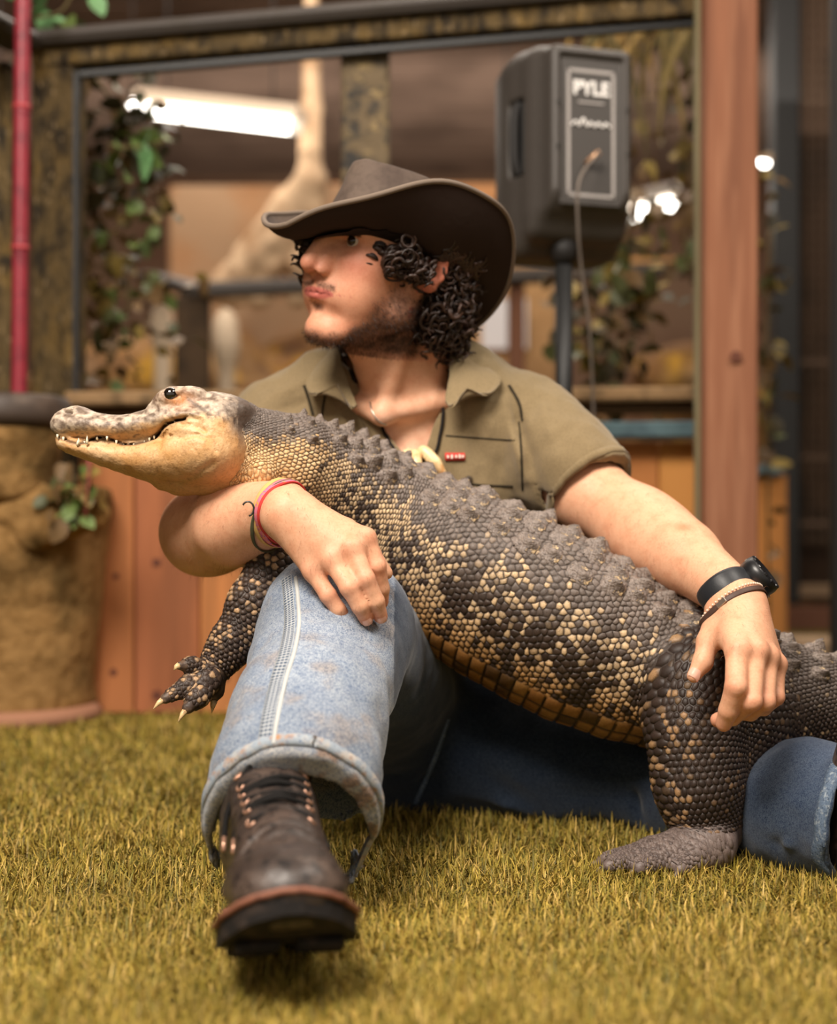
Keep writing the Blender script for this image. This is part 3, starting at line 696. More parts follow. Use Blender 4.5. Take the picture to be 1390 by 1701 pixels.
tube('script_line', smoothpath([on_panel(-.034 + .0075 * i, .040 + (.004 if i % 2 else -.003) + (.006 if i == 3 else 0), -.0582) for i in range(11)], 60), .0022, m_print, spk, 6)
box('small_print', on_panel(.004, .0795, -.0578), (.05, .0012, .0035), m_line, spk, 0, SR_)
tube('jack_plug', [on_panel(-.004, -.030, -.056), on_panel(-.002, -.026, -.075), on_panel(.010, -.014, -.082)], [.0055, .006, .005], material('brass_plug', L3(206, 160, 122), .3, .5, metal=.5), spk, 10)
for s in (-1, 1):
    hp = [X_(.098 * s, .035, .095), X_(.107 * s, .035, .07), X_(.107 * s, .035, -.01), X_(.098 * s, .035, -.038)]; tube('handle', smoothpath(hp, 16), .010, m_absd, spk, 8); box('handle_recess', X_(.0925 * s, .035, .03), (.012, .040, .132), m_black, spk, .004, SR_)
for (x, z) in ((-.062, .075), (-.064, -.005), (.072, .07), (.074, -.01)): 
    V_, F_ = tube_arrays([on_panel(x, z, -.066), on_panel(x, z, -.069)], [.003, .003], 10); mesh('screw', V_, F_, m_absd, spk)
tube('pole_socket', [X_(-.012, .03, -.195), X_(-.012, .03, -.150)], [.022, .028], m_absd, spk, 16)
lead = thing('cable', 'thin grey cable hanging from the back of the loudspeaker', 'cable', on_panel(.01, -.014, -.08))
tube('wire', smoothpath([on_panel(.010, -.014, -.082), P(962, 300, SD - .16), P(960, 380, SD - .14), P(966, 450, SD - .10), P(978, 540, SD - .06), P(984, 640, SD), P(986, 730, SD + .05)], 40), .0028, material('grey_wire', L3(112, 102, 94), .6), lead, 7)
stand = thing('speaker_stand', 'black tripod pole carrying the loudspeaker behind his shoulder', 'stand', (px(930, SD), SD + .03, 0))
bx_, by_ = X_(-.012, .03, 0)[:2]
tube('pole', [(bx_, by_, .35), (bx_ , by_, pz(436, SD))], .0165, m_black, stand, 18); tube('lower_tube', [(bx_, by_, .05), (bx_, by_, .40)], .020, m_black, stand, 18)
tube('collar', [(bx_, by_, .38), (bx_, by_, .43)], .027, m_absd, stand, 16)
for a in (1.2, 3.4, 5.4): tube('leg', [(bx_, by_, .38), (bx_ + math.cos(a) * .30, by_ + math.sin(a) * .22, .012)], .010, m_black, stand, 10)
# ================================================================== THE MAN
man = thing('person', 'man in a dark brimmed hat and olive shirt sitting on the turf, holding an alligator', 'person', (0.0, 2.0, 0.0))
# head frame: hf towards the face, hl to his left, hu up
def head_axes(y, p, r):
    f = np.array([-math.sin(y) * math.cos(p), -math.cos(y) * math.cos(p), math.sin(p)])
    l = unit(np.cross([0, 0, 1.], f)); u = np.cross(f, l)
    return f, l * math.cos(r) + u * math.sin(r), u * math.cos(r) - l * math.sin(r)
hf, hl, hu = head_axes(0.80, -0.025, -0.204)
HO = P(631.8, 430.9, 1.876)
HR = np.stack([hf, hl, hu], 1)
def H(f, l, u): return HO + HR @ np.array([f, l, u], float)
def toH(p): return (p - HO) @ HR
def HE(c, r, R=None):
    return ell_d(H(*c), r, HR if R is None else HR @ R)

tilt = math.radians(16)
HHR = HR @ rotm([0, 1, 0], -tilt) @ rotm([1, 0, 0], math.radians(11))     # hat frame: x front, y left, z up
HHO = H(-.014, 0, -.004)
def brim_z(a, t):
    s = abs(math.sin(a)); c = math.cos(a); side = s ** 1.6
    z = side * (.080 * t ** 1.4) - (.044 if c > 0 else .031) * t * (1 - side)
    if c > 0: z += .022 * t ** 4 * c ** 4
    return z
def under_hat(pts, gap=.004):
    """hair points pressed down below the brim"""
    q = (np.asarray(pts) - HHO) @ HHR
    for i in range(len(q)):
        x, y, z = q[i]; r = math.hypot(x / .104, y / .088); a = math.atan2(y / .088, x / .104)
        zm = -.004 if r < 1 else brim_z(a, min(1, (r - 1) / .75)) - gap
        if z > zm and r < 1.85: q[i, 2] = zm
    return HHO + q @ HHR.T
m_skin = material('skin', rough=.52, spec=.35, attr='Col', sss=.06, noise=[(60, (.90, .80, .76, 0), .45, .75), (400, (.93, .88, .86, 0), .4, .7)],
                  bump=[('noise', 900, .12, .0006), ('noise', 140, .15, .0015)])
body = Sculpt()
# head
body.add(HE((-.012, 0, .040), (.097, .078, .076)), .01)
body.add(HE((.040, 0, -.018), (.056, .062, .088)), .03)
body.add(HE((.030, 0, .045), (.062, .066, .052)), .03)
for s in (1, -1):
    body.add(HE((.060, .040 * s, -.014), (.022, .020, .017)), .022)      # cheekbone
    body.add(cone_d(H(.0, .060 * s, -.030), H(.010, .056 * s, -.066), .018, .016), .02)  # jaw angle
    body.add(cone_d(H(.010, .056 * s, -.066), H(.078, .016 * s, -.100), .017, .015), .02)
    body.add(HE((.060, .035 * s, -.050), (.026, .022, .026)), .025)      # cheek
    body.add(cone_d(H(.088, .012 * s, .036), H(.072, .048 * s, .034), .010, .009), .014)  # brow
body.add(HE((.084, 0, -.094), (.018, .022, .018)), .016)      # chin
body.add(HE((.084, 0, -.050), (.022, .030, .022)), .018)      # mouth mound
for s in (1, -1):
    body.sub(HE((.098, .033 * s, .016), (.020, .021, .014)), .012)      # socket
    body.add(HE((.0755, .033 * s, .0280), (.0125, .0175, .0045), rotm([0, 1, 0], .25)), .003)      # upper lid
    body.add(HE((.0735, .033 * s, .0065), (.0110, .0160, .0042)), .004)  # lower lid
body.add(cone_d(H(.088, 0, .032), H(.119, 0, -.014), .0085, .0095), .012)   # nose bridge
body.add(HE((.1165, 0, -.018), (.0118, .0100, .0092)), .006)                # tip
for s in (1, -1):
    body.add(HE((.104, .0135 * s, -.023), (.0115, .0062, .0072)), .006)   # wing
    body.sub(HE((.110, .0065 * s, -.0315), (.0075, .0040, .0060)), .002)   # nostril
body.sub(cone_d(H(.112, 0, -.034), H(.110, 0, -.041), .0022, .0026), .004)
for s in (1, -1):
    body.add(cone_d(H(.1035, .004 * s, -.0465), H(.0880, .0275 * s, -.0500), .0036, .0018), .004)   # upper lip
    body.add(cone_d(H(.1020, .002 * s, -.0555), H(.0885, .0240 * s, -.0525), .0043, .0020), .004)
    body.sub(cone_d(H(.1085, .0, -.0510), H(.0890, .0300 * s, -.0515), .0011, .0011), .0025)
body.sub(HE((.1040, 0, -.0690), (.008, .018, .0055)), .008)               # under the lip
for s in (1, -1):
    body.add(HE((.096, .0125 * s, -.010), (.014, .0085, .014)), .008)      # side of the nose
    body.sub(HE((.096, .0300 * s, .0168), (.024, .0160, .0052)), .0025)      # eye opening
    body.sub(HE((.1100, .0080 * s, -.0325), (.0085, .0045, .0060)), .002)
# ears
for s in (1, -1):
    ec = H(-.016, .080 * s, .002); er = HR @ rotm([0, 0, 1], -.42 * s) @ rotm([0, 1, 0], .12)
    e = lambda c, r: ell_d(ec + er @ np.array(c), r, er)
    body.add(e((0, 0, .004), (.019, .0065, .031)), .006)
    body.add(e((.003, .001 * s, -.026), (.011, .006, .011)), .005)
    body.sub(e((.004, .0088 * s, .006), (.012, .0085, .021)), .003)
    body.sub(e((.007, .004 * s, -.004), (.0070, .0110, .0095)), .003)
    pts = [ec + er @ np.array([.019 * math.cos(t) * .95, .003 * s, .004 + .031 * math.sin(t) * .95]) for t in np.linspace(.15, 4.4, 12)]
    body.chain(pts, [.0034] * 12, .003)
    body.add(cone_d(ec + er @ np.array([.013, .003 * s, -.010]), ec + er @ np.array([.014, .003 * s, -.002]), .0036, .003), .004)
def in_crown(q_):
    q = (q_ - HHO) @ HHR; k = (np.sqrt((q[:, 0] / .098) ** 2 + (q[:, 1] / .081) ** 2 + (np.maximum(q[:, 2], 0) / .084) ** 2) - 1) * .08
    return np.where(q[:, 2] > .002, -k, .05)
body.sub((in_crown, HHO - .2, HHO + .2), .002)
# neck and chest
body.add(cone_d(H(-.035, 0, -.01), P(668, 690, 1.99), .061, .068), .03)
body.add(cone_d(H(.028, 0, -.080), P(655, 640, 1.93), .030, .034), .03)
body.add(cone_d(H(-.018, .052, -.045), P(640, 668, 1.895), .013, .011), .014)   # neck muscle
body.add(cone_d(P(640, 690, 1.89), P(745, 665, 1.925), .010, .011), .02)         # collar bones
body.add(cone_d(P(630, 690, 1.89), P(580, 665, 1.93), .010, .011), .02)
body.add(ell_d(P(668, 850, 2.02), (.15, .115, .19)), .04)
# his left arm (right in the photograph)
LA = [P(880, 735, 1.98), P(975, 820, 1.91), P(1055, 872, 1.85), P(1135, 925, 1.76), P(1214, 985, 1.675)]
body.chain(LA, [.060, .049, .0475, .041, .031], .02)
body.add(ell_d(P(1085, 895, 1.815), (.062, .050, .046), frame_from(LA[3] - LA[2])[:, [2, 0, 1]]), .03)
# his right arm
RA = [P(470, 715, 2.0), P(395, 820, 1.90), P(338, 884, 1.80), P(390, 868, 1.70), P(468, 848, 1.625)]
body.chain(RA, [.055, .052, .049, .047, .0345], .025)
body.add(ell_d(P(352, 880, 1.76), (.050, .050, .049)), .03)

def hand(wrist, mcps, fingers, thumb, rad, palm_r, w2, back, k=.010):
    """wrist centre; one MCP point per finger; each finger a list of joints; the palm is a fan of cones"""
    for m, r in zip(mcps, rad):
        body.add(cone_d(wrist + (m - wrist) * .10, m + back * -.004, palm_r, r * 1.22), k * 1.6)
        body.add(ell_d(m + back * .0025, (r * .98, r * .9, r * .95)), .007)
    for j, (fg, m, r) in enumerate(zip(fingers, mcps, rad)):
        pts = [m + back * -.003] + fg; n = len(pts)
        rr = [r * 1.12, r * 1.04, r * .95, r * .80][:n]
        f = Sculpt()
        for i in range(n - 1):
            body.ops.append((cone_d(pts[i], pts[i + 1], rr[i], rr[i + 1]), 1, .0012 if i else .006))
        for i in range(1, n - 1): body.ops.append((ell_d(pts[i] + back * .0006, (r * (1.03 if i == 1 else .93),) * 3), 1, .003))
    n = len(thumb); rr = [palm_r * .8, .0125, .0108, .0078][:n]
    for i in range(n - 1): body.ops.append((cone_d(thumb[i], thumb[i + 1], rr[i], rr[i + 1]), 1, .012 if i == 0 else .005))
# right hand lying over the knee
_P = P
def P(a, b, c): return _P(a, b, c - .022)
HA_w = P(470, 848, 1.615); bkA = unit([-.15, -.95, .35])
A_m = [P(519, 948, 1.585), P(552, 930, 1.575), P(584, 910, 1.575), P(606, 893, 1.590)]
A_f = [[P(545, 989, 1.575), P(562, 1013, 1.578), P(575, 1030, 1.585)],
       [P(580, 976, 1.562), P(598, 1007, 1.566), P(608, 1028, 1.574)],
       [P(607, 962, 1.566), P(624, 999, 1.572), P(632, 1024, 1.582)],
       [P(626, 941, 1.588), P(633, 978, 1.598), P(634, 1000, 1.606)]]
hand(HA_w, A_m, A_f, [P(500, 850, 1.63), P(575, 880, 1.63), P(615, 918, 1.625), P(641, 952, 1.625)], [.0088, .0098, .0100, .0096], .0235, 0, bkA)
# left hand hanging over the rump
def P(a, b, c): return _P(a, b, c - .03)
HB_w = P(1222, 1000, 1.675); bkB = unit([.30, -.90, .30])
B_m = [P(1291, 1103, 1.625), P(1277, 1090, 1.605), P(1257, 1080, 1.590), P(1227, 1078, 1.585)]
B_f = [[P(1288, 1158, 1.610), P(1268, 1176, 1.635), P(1246, 1180, 1.645)],
       [P(1271, 1165, 1.585), P(1246, 1183, 1.615), P(1222, 1185, 1.635)],
       [P(1248, 1165, 1.565), P(1216, 1190, 1.600), P(1192, 1196, 1.615)],
       [P(1222, 1141, 1.560), P(1210, 1180, 1.572), P(1202, 1202, 1.582)]]
hand(HB_w, B_m, B_f, [P(1203, 1020, 1.665), P(1176, 1066, 1.640), P(1167, 1100, 1.630), P(1152, 1123, 1.625)], [.0092, .0102, .0106, .0112], .0265, 0, bkB)
body.add(cone_d(P(1195, 1050, 1.64), P(1215, 1068, 1.61), .012, .010), .012)   # web of the thumb

P = _P
V, F = body.surface(.0023)
V = relax(V, F, 1, .4)
h = toH(V); ff, ll, uu = h.T
base = lin((226, 172, 138))
colr = np.tile(base, (len(V), 1))
ishead = (np.abs(ll) < .1) & (uu > -.125) & (uu < .2) & (ff > -.12) & (ff < .14)
colr = mixc(colr, lin((216, 140, 116)), ishead * .35)
chk = np.exp(-(((ff - .075) / .03) ** 2 + ((np.abs(ll) - .045) / .022) ** 2 + ((uu + .012) / .022) ** 2)); colr = mixc(colr, lin((205, 112, 96)), chk * .5 * ishead)
nz = np.exp(-(((ff - .118) / .015) ** 2 + (ll / .02) ** 2 + ((uu + .02) / .014) ** 2)); colr = mixc(colr, lin((205, 118, 98)), nz * .5 * ishead)
ec_ = H(-.012, .080, .0); colr = mixc(colr, lin((110, 50, 40)), np.exp(-(((V - ec_) / .009) ** 2).sum(1)) * .8)
earm = ishead & (np.abs(ll) > .077) & (ff < .012); colr = mixc(colr, lin((212, 120, 100)), earm * .7)
lip = sstep(1.1, .85, np.abs(uu + .0520) / (.0078 * np.sqrt(np.clip(1 - (ll / .0285) ** 2, 0, 1)) + 1e-4)) * (ff > .084) * ishead
colr = mixc(colr, lin((188, 98, 92)), np.clip(lip, 0, 1) * .85)
nzz = fbm(V, 120, 3)
colr = mixc(colr, lin((110, 48, 44)), sstep(.0016, .0005, np.abs(uu + .0512)) * (np.abs(ll) < .025) * (ff > .088) * ishead * .8)
# beard: jaw, moustache, below the lip, sideburn
jawline = uu + .098 - .62 * np.clip(.075 - ff, 0, .1)        # height above the jaw edge
beard = sstep(.018, -.004, jawline + .020 * (nzz - .5) + .012 * sstep(.062, .088, ff)) * sstep(-.060, -.028, ff + 0 * uu) * sstep(-.128, -.112, uu)
beard = np.maximum(beard, sstep(.024, .008, np.abs(ff - .016)) * sstep(.05, .02, uu) * sstep(-.075, -.05, uu) * (np.abs(ll) > .045) * .45)
beard = np.maximum(beard, .78 * sstep(.050, .004, jawline + .036 * (fbm(V, 70, 8) - .5)) * sstep(.072, .050, ff) * sstep(-.02, .02, ff))
mous = np.exp(-(((uu + .0400 + .25 * np.abs(ll) * .5) / .0045) ** 2)) * (np.abs(ll) < .030) * (ff > .082) * sstep(.0, .005, np.abs(ll)) * .75
soul = np.exp(-(((uu + .0680) / .005) ** 2 + (ll / .009) ** 2)) * (ff > .08) * .8
gt = sstep(.026, .004, jawline) * (uu < -.07) * .0
beard = np.clip(np.maximum.reduce([beard, mous, soul]), 0, 1) * ishead * (np.abs(uu) < .2)
beard *= (1 - np.clip(lip, 0, 1))
colr = mixc(colr, lin((50, 33, 26)), np.clip(beard * (.45 + .7 * nzz), 0, .92))
brow = np.exp(-(((uu - .0375 - .10 * (.03 - np.abs(np.abs(ll) - .03)) * 0) / .0042) ** 2)) * (np.abs(ll) > .010) * (np.abs(ll) < .055) * (ff > .055) * ishead
colr = mixc(colr, lin((42, 28, 22)), np.clip(brow * 1.3, 0, 1) * .85)
lash = ishead & (ff > .074) & (np.abs(np.abs(ll) - .033) < .016) & (np.abs(uu - .0248) < .0026); colr = mixc(colr, lin((60, 36, 30)), lash * .9)
scalp = ishead & ((uu > .075) | ((ff < -.02) & (uu > -.03) & (np.abs(ll) < .078))); colr = mixc(colr, lin((34, 24, 20)), scalp * .9)
# redder knuckles and finger tips
for J in A_m + [q[0] for q in A_f] + B_m + [q[0] for q in B_f] + [q[-1] for q in A_f + B_f]:
    colr = mixc(colr, lin((204, 112, 92)), np.exp(-((V - J) ** 2).sum(1) / .011 ** 2) * .48)
cp = P(1133, 875, 1.74); colr = mixc(colr, lin((176, 104, 62)), np.exp(-(((V - cp)[:, [0, 2]] / (.012, .006)) ** 2).sum(1)) * (V[:, 1] < 1.80) * .6)
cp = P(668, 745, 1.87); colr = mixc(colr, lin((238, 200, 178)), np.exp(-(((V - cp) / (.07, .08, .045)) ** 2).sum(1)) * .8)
cp = P(296, 905, 1.78); colr = mixc(colr, lin((150, 92, 76)), np.exp(-(((V - cp) / (.022, .08, .022)) ** 2).sum(1)) * .5)
mesh('body', V, [F], m_skin, man, True, colr); body.build_bvh(V, F)

# finger nails
m_nail = material('nail', L3(232, 180, 160), .28, .5)
def nail(tip, prev, out, w=.0062, l=.0085):
    t = unit(tip - prev); n = unit(out - t * (out @ t)); s = np.cross(t, n); c = tip + t * .001
    g = []
    for i in np.linspace(-1, 1, 7):
        for j in np.linspace(-1, 1, 7):
            rr = math.sqrt(max(0, 1 - .35 * i * i)); q = c + s * (w * j * rr) + t * (l * .5 * i) + n * .007; g.append(q)
    g = np.array(g); 
    # drop on the finger
    for _ in range(9): g = g - n * (body.evalb(g) * .9)[:, None]
    top = g + n * .0006; k = 7; idx = np.arange(49).reshape(7, 7)
    Fq = np.stack([idx[:-1, :-1], idx[:-1, 1:], idx[1:, 1:], idx[1:, :-1]], -1).reshape(-1, 4)
    mesh('fingernail', np.concatenate([top, g - n * .0012]), [Fq, Fq[:, ::-1] + 49], m_nail, man)
for fg, o_ in zip(A_f[:3], ([-.25, -.95, .15], [-.1, -.95, .3], [0, -.95, .3])): nail(fg[-1], fg[-2], unit(o_), .0054, .0085)
nail(P(1154, 1120, 1.592), P(1167, 1100, 1.60), unit([-.35, -.85, .4]), .0065, .0095)

# eyes
m_eye = material('eyeball', L3(196, 182, 170), .12, .6)
m_iris = material('iris', L3(38, 24, 16), .1, .7)
for s in (1, -1):
    c = H(.0722, .0315 * s, .0168)
    Ve, Fe = tube_arrays([c + HR @ np.array([0, 0, 1.]) * z for z in np.linspace(-.0119, .0119, 13)], [math.sqrt(max(1e-9, .012 ** 2 - z * z)) for z in np.linspace(-.0119, .0119, 13)], 20)
    e = mesh('eye', Ve, Fe, m_eye, man)
    gz = unit(hf + hl * .22 + hu * .03); Rg = frame_from(gz)
    Vi = []; 
    for r_, h_ in ((.0001, .0128), (.0035, .0124), (.0062, .0108), (.0064, .0098)):
        Vi += [c + Rg @ np.array([r_ * math.cos(a), r_ * math.sin(a), h_]) for a in np.linspace(0, 2 * math.pi, 16, endpoint=False)]
    Fi = [[i * 16 + j, i * 16 + (j + 1) % 16, (i + 1) * 16 + (j + 1) % 16, (i + 1) * 16 + j] for i in range(3) for j in range(16)]
    mesh('iris', Vi, [np.array(Fi)[:, ::-1]], m_iris, e)

# ------------------------------------------------------------------ curly hair, beard hairs
m_hair = material('hair', L3(40, 27, 21), .45, .45, attr='Col')
def strands(name, roots, dirs, length, rad, curl_r, turns, mat, cols, k=4, n=22, gravity=.5, parent=None, seed=0):
    rg = np.random.default_rng(seed); mb = MB()
    for i, (p, d) in enumerate(zip(roots, dirs)):
        L = length[i]; d = unit(d); pts = []; q = p.copy(); ph = rg.uniform(0, 6.28); tn = turns * rg.uniform(.7, 1.3)
        e1 = unit(np.cross(d, rg.normal(size=3))); 
        for t in np.linspace(0, 1, n):
            dd = unit(d + np.array([0, 0, -1.]) * gravity * t); e1 = unit(e1 - dd * (e1 @ dd)); e2 = np.cross(dd, e1)
            a = ph + t * tn * 6.28; cr = curl_r[i] * min(1, t * 4)
            pts.append(q + e1 * math.cos(a) * cr + e2 * math.sin(a) * cr); q = q + dd * L / n
        pts = under_hat(pts)
        rr = rad[i] * np.sin(np.linspace(.5, 3.0, n)) ** .5
        Vt, Ft = tube_arrays(pts, rr, k, cap=False); mb.adda(Vt, Ft, cols[i])
    return mb.build(name, mat, parent, colour=True, kind='stuff')
rg = np.random.default_rng(11)
hc = []; roots = []; dirs = []
def hairpoint(f, l, u): return H(f, l, u)
for i in range(5000):
    q = rg.normal(size=3); q = unit(q); p = np.array([-.012, 0, .045]) + q * np.array([.098, .080, .088]) * .98
    f, l, u = p
    keep = (f < -.005 and u < .115 and u > -.045) or (f >= -.005 and abs(l) > .05 and u > .022 + max(0, f) * .5 and u < .10) or (f > .07 and u > .045 and u < .105)
    if not keep: continue
    if f > -.038 and abs(l) > .05 and u < .040 and f < .03: continue
    if f > .02 and rg.random() < .35: continue
    if ((H(*p) - HHO) @ HHR)[2] > -.010: continue
    if len(roots) >= 640: break
    roots.append(H(*p)); dirs.append(HR @ (q * 1.0 + np.array([(.5 if f > .03 else -.15), 0, -.5]) + rg.normal(size=3) * .35)); hc.append(p)
short = []
for i in range(430):        # fringe and temple curls hanging from under the hat band
    a = rg.uniform(-1.3, 1.5); dep = rg.uniform(.0, .012)
    if -.28 < a < .74: continue
    q = HHO + HHR @ np.array([(.101 - dep) * math.cos(a), (.085 - dep) * math.sin(a), -.004 - rg.uniform(0, .020)])
    roots.append(q); dirs.append(HHR @ np.array([math.cos(a) * .45, math.sin(a) * .45, -.5]) + rg.normal(size=3) * .5); hc.append(np.array([.05, 0, .03])); short.append(len(roots) - 1 if -.30 < a < .80 else -1)
hc = np.array(hc); n = len(roots)
length = np.where(hc[:, 0] < -.005, rg.uniform(.045, .085, n), rg.uniform(.014, .036, n))
for i in short:
    if i >= 0: length[i] = .007; roots[i] = roots[i] + HHR[:, 2] * .004
cols = [lin((50, 34, 27)) * rg.uniform(.4, 1.5) for _ in range(n)]
strands('hair', roots, dirs, length, rg.uniform(.0020, .0040, n), rg.uniform(.004, .009, n), 2.2, m_hair, cols, 5, 26, .8, man, 3)
# nape hair reaching the collar
hm = Sculpt()
hm.add(HE((-.075, .0, .01), (.040, .075, .075)), .02); hm.add(HE((-.085, .015, -.060), (.034, .060, .062)), .03); hm.add(HE((-.045, 0, .05), (.07, .084, .05)), .02)
hm.add(HE((.02, 0, .070), (.088, .078, .022)), .02); hm.add(HE((-.045, .060, -.03), (.020, .020, .06)), .02)
hm.posts.append(lambda p: -.008 * (fbm(p, 90, 9) - .5) * 2)
Vh, Fh = hm.surface(.004); Vh = under_hat(Vh, .006); mesh('hair_mass', Vh, [Fh], material('hair_core', L3(26, 18, 15), .7, .2), man)
pr, gr = hm.project(H(-.08, 0, -.02) + (rg.normal(size=(1500, 3)) * np.array([.05, .08, .08])) @ HR.T, 6, .08)
lh = toH(pr); ok = (np.abs(hm.evalb(pr)) < .004) & (lh[:, 0] < -.03); pr, gr, lh = pr[ok], gr[ok], lh[ok]; n = len(pr)
strands('curls', list(pr - gr * .004), list(gr + rg.normal(size=(n, 3)) * .6), rg.uniform(.018, .035, n), rg.uniform(.0014, .003, n), rg.uniform(.004, .008, n), 1.6, m_hair,
        [lin((54, 37, 29)) * rg.uniform(.4, 1.7) for _ in range(n)], 5, 12, .5, man, 5)
def hairs(name, idx, ln, rad, col, droop, seed, par=man):
    rg2 = np.random.default_rng(seed); N_ = vnormals(V, F)
    b = V[idx] + rg2.normal(size=(len(idx), 3)) * .0008; nn = N_[idx]; n = len(idx)
    d = nn * .75 + np.array(droop) + rg2.normal(size=(n, 3)) * .35; d /= np.linalg.norm(d, axis=1)[:, None]
    d2 = d + rg2.normal(size=(n, 3)) * .5 + np.array(droop); d2 /= np.linalg.norm(d2, axis=1)[:, None]
    L = ln * rg2.uniform(.5, 1.3, n)[:, None]; s = np.cross(d, nn + .01); s /= np.linalg.norm(s, axis=1)[:, None] + 1e-9; s = s * rad
    p1 = b + d * L * .5; p2 = p1 + d2 * L * .5
    Vv = np.stack([b - s, b + s, p1 - s * .8, p1 + s * .8, p2], 1).reshape(-1, 3); o = (np.arange(n) * 5)[:, None]
    mesh(name, Vv, [o + np.array([0, 1, 3, 2]), o + np.array([2, 3, 4])], material(name, col, .5, .3), par, True, kind='stuff')
rgb = np.random.default_rng(4)
bi = np.where(rgb.random(len(V)) < beard * 1.1 * (ff > -.04))[0]; bi = np.repeat(bi, 1)
hairs('beard', bi, .0066, .00019, L3(42, 28, 22), [0, 0, -.35], 1)
bi = np.where(rgb.random(len(V)) < np.clip(brow, 0, 1) * .8)[0]; hairs('eyebrow_hair', bi, .006, .0002, L3(30, 20, 16), [0, 0, .1], 2)
arm = ((V[:, 1] < 1.86) & ~ishead & (V[:, 2] < .5) & (V[:, 2] > .25)); 
bi = np.where(arm & (rgb.random(len(V)) < .045))[0]; hairs('arm_hair', bi, .010, .00009, L3(120, 72, 44), [0, 0, -.8], 3)
# ------------------------------------------------------------------ shirt
m_shirt = material('shirt_cotton', L3(136, 118, 88), .9, .15, sheen=.2, noise=[(7, (.86, .86, .84, 0), .35, .7), (600, (.80, .80, .80, 0), .45, .65)],
                   bump=[('noise', 40, .15, .006), ('noise', 900, .25, .0006)])
m_shirt_d = material('shirt_inside', L3(52, 46, 36), .95, .1)
shirt = Sculpt()
shirt.add(ell_d(P(672, 850, 2.02), (.188, .128, .22)), .05)
shirt.add(ell_d(P(685, 1040, 2.06), (.165, .122, .20)), .05)
shirt.add(cone_d(P(560, 655, 1.98), P(468, 712, 2.00), .062, .064), .05)
shirt.add(cone_d(P(760, 650, 1.985), P(882, 722, 1.975), .064, .070), .05)
shirt.add(cone_d(P(600, 612, 1.985), P(560, 640, 1.985), .040, .045), .03)
shirt.add(cone_d(P(722, 610, 1.99), P(780, 645, 1.985), .042, .050), .03)
SL = [P(882, 722, 1.975), P(935, 770, 1.935), P(983, 819, 1.90)]
shirt.chain(SL, [.070, .0675, .0635], .03)
SR = [P(468, 715, 2.0), P(425, 775, 1.945), P(395, 818, 1.905)]
shirt.chain(SR, [.064, .066, .062], .03)
# open sleeve ends
dl = unit(SL[2] - SL[1]); shirt.sub(box_d(SL[2] + dl * .065, (.073, .073, .065), frame_from(dl)), .002)
shirt.sub(cone_d(SL[2] - dl * .035, SL[2] + dl * .05, .053, .0600), .002)
dr = unit(SR[2] - SR[1]); shirt.sub(box_d(SR[2] + dr * .065, (.09, .09, .065), frame_from(dr)), .002)
shirt.sub(cone_d(SR[2] - dr * .03, SR[2] + dr * .05, .052, .0580), .002)
# the open neck, a V down to the chest
vT = P(660, 590, 1.97); vB = P(683, 752, 1.86)
def vneck(p):
    x = p[:, 0]; z = p[:, 2]; zt = P(660, 560, 1.9)[2]; zb = P(683, 765, 1.87)[2]
    t = np.clip((z - zb) / (zt - zb), -.2, 1.3)
    cx = P(683, 0, 1.87)[0] + (P(655, 0, 1.9)[0] - P(683, 0, 1.87)[0]) * t
    wd = .003 + .086 * np.clip(t, 0, 1.3) ** .80 - .02 * (t < 0)
    d = (np.abs(x - cx) - wd) * .8
    return np.where(p[:, 1] < 2.02, d, np.maximum(d, (p[:, 1] - 2.02)))
shirt.sub((vneck, np.array([-.5, 1.6, P(0, 770, 1.87)[2]]), np.array([.5, 2.1, .9])), .003)
shirt.sub(cone_d(P(668, 560, 1.975), P(668, 680, 1.99), .070, .060), .01)
def sfold(p):
    x, y, z = p.T; r = 0
    def crease(a, b, wd, dp):
        nonlocal r
        a = np.asarray(a)[[0, 2]]; b = np.asarray(b)[[0, 2]]; q = p[:, [0, 2]] - a; ab = b - a; t = np.clip(q @ ab / (ab @ ab), 0, 1)
        d = np.linalg.norm(q - t[:, None] * ab, axis=1); r = r - dp * np.exp(-(d / wd) ** 2) * np.where(p[:, 1] < 1.99, 1, 0) * np.sin(np.clip(t, .08, .92) * math.pi) ** .6
    crease(P(862, 700, 1.9), P(905, 850, 1.9), .0075, .007); crease(P(840, 690, 1.9), P(868, 800, 1.9), .007, -.006)
    crease(P(850, 650, 1.9), P(865, 720, 1.9), .006, .007); crease(P(900, 655, 1.9), P(915, 760, 1.9), .010, -.004)
    crease(P(930, 820, 1.9), P(1010, 735, 1.9), .010, .004); crease(P(890, 760, 1.9), P(960, 700, 1.9), .009, .003)
    crease(P(520, 680, 1.9), P(560, 760, 1.9), .008, .006); crease(P(545, 660, 1.9), P(600, 740, 1.9), .007, -.004)
    crease(P(430, 690, 1.9), P(520, 660, 1.9), .008, .005); crease(P(440, 660, 1.9), P(505, 625, 1.9), .007, -.004)
    crease(P(780, 670, 1.9), P(800, 780, 1.9), .012, .004); crease(P(730, 700, 1.9), P(760, 800, 1.9), .010, -.003)
    crease(P(590, 720, 1.9), P(640, 830, 1.9), .010, .004); crease(P(760, 660, 1.9), P(835, 650, 1.9), .006, .004)
    return -r * 1.0 - .0070 * (fbm(p * np.array([1, 1, .55]), 26, 31) - .5) * 2
shirt.posts.append(lambda p: sfold(p))
Vs, Fs = shirt.surface(.0036)
mesh('shirt', Vs, [Fs], m_shirt, man); shirt.build_bvh(Vs, Fs)
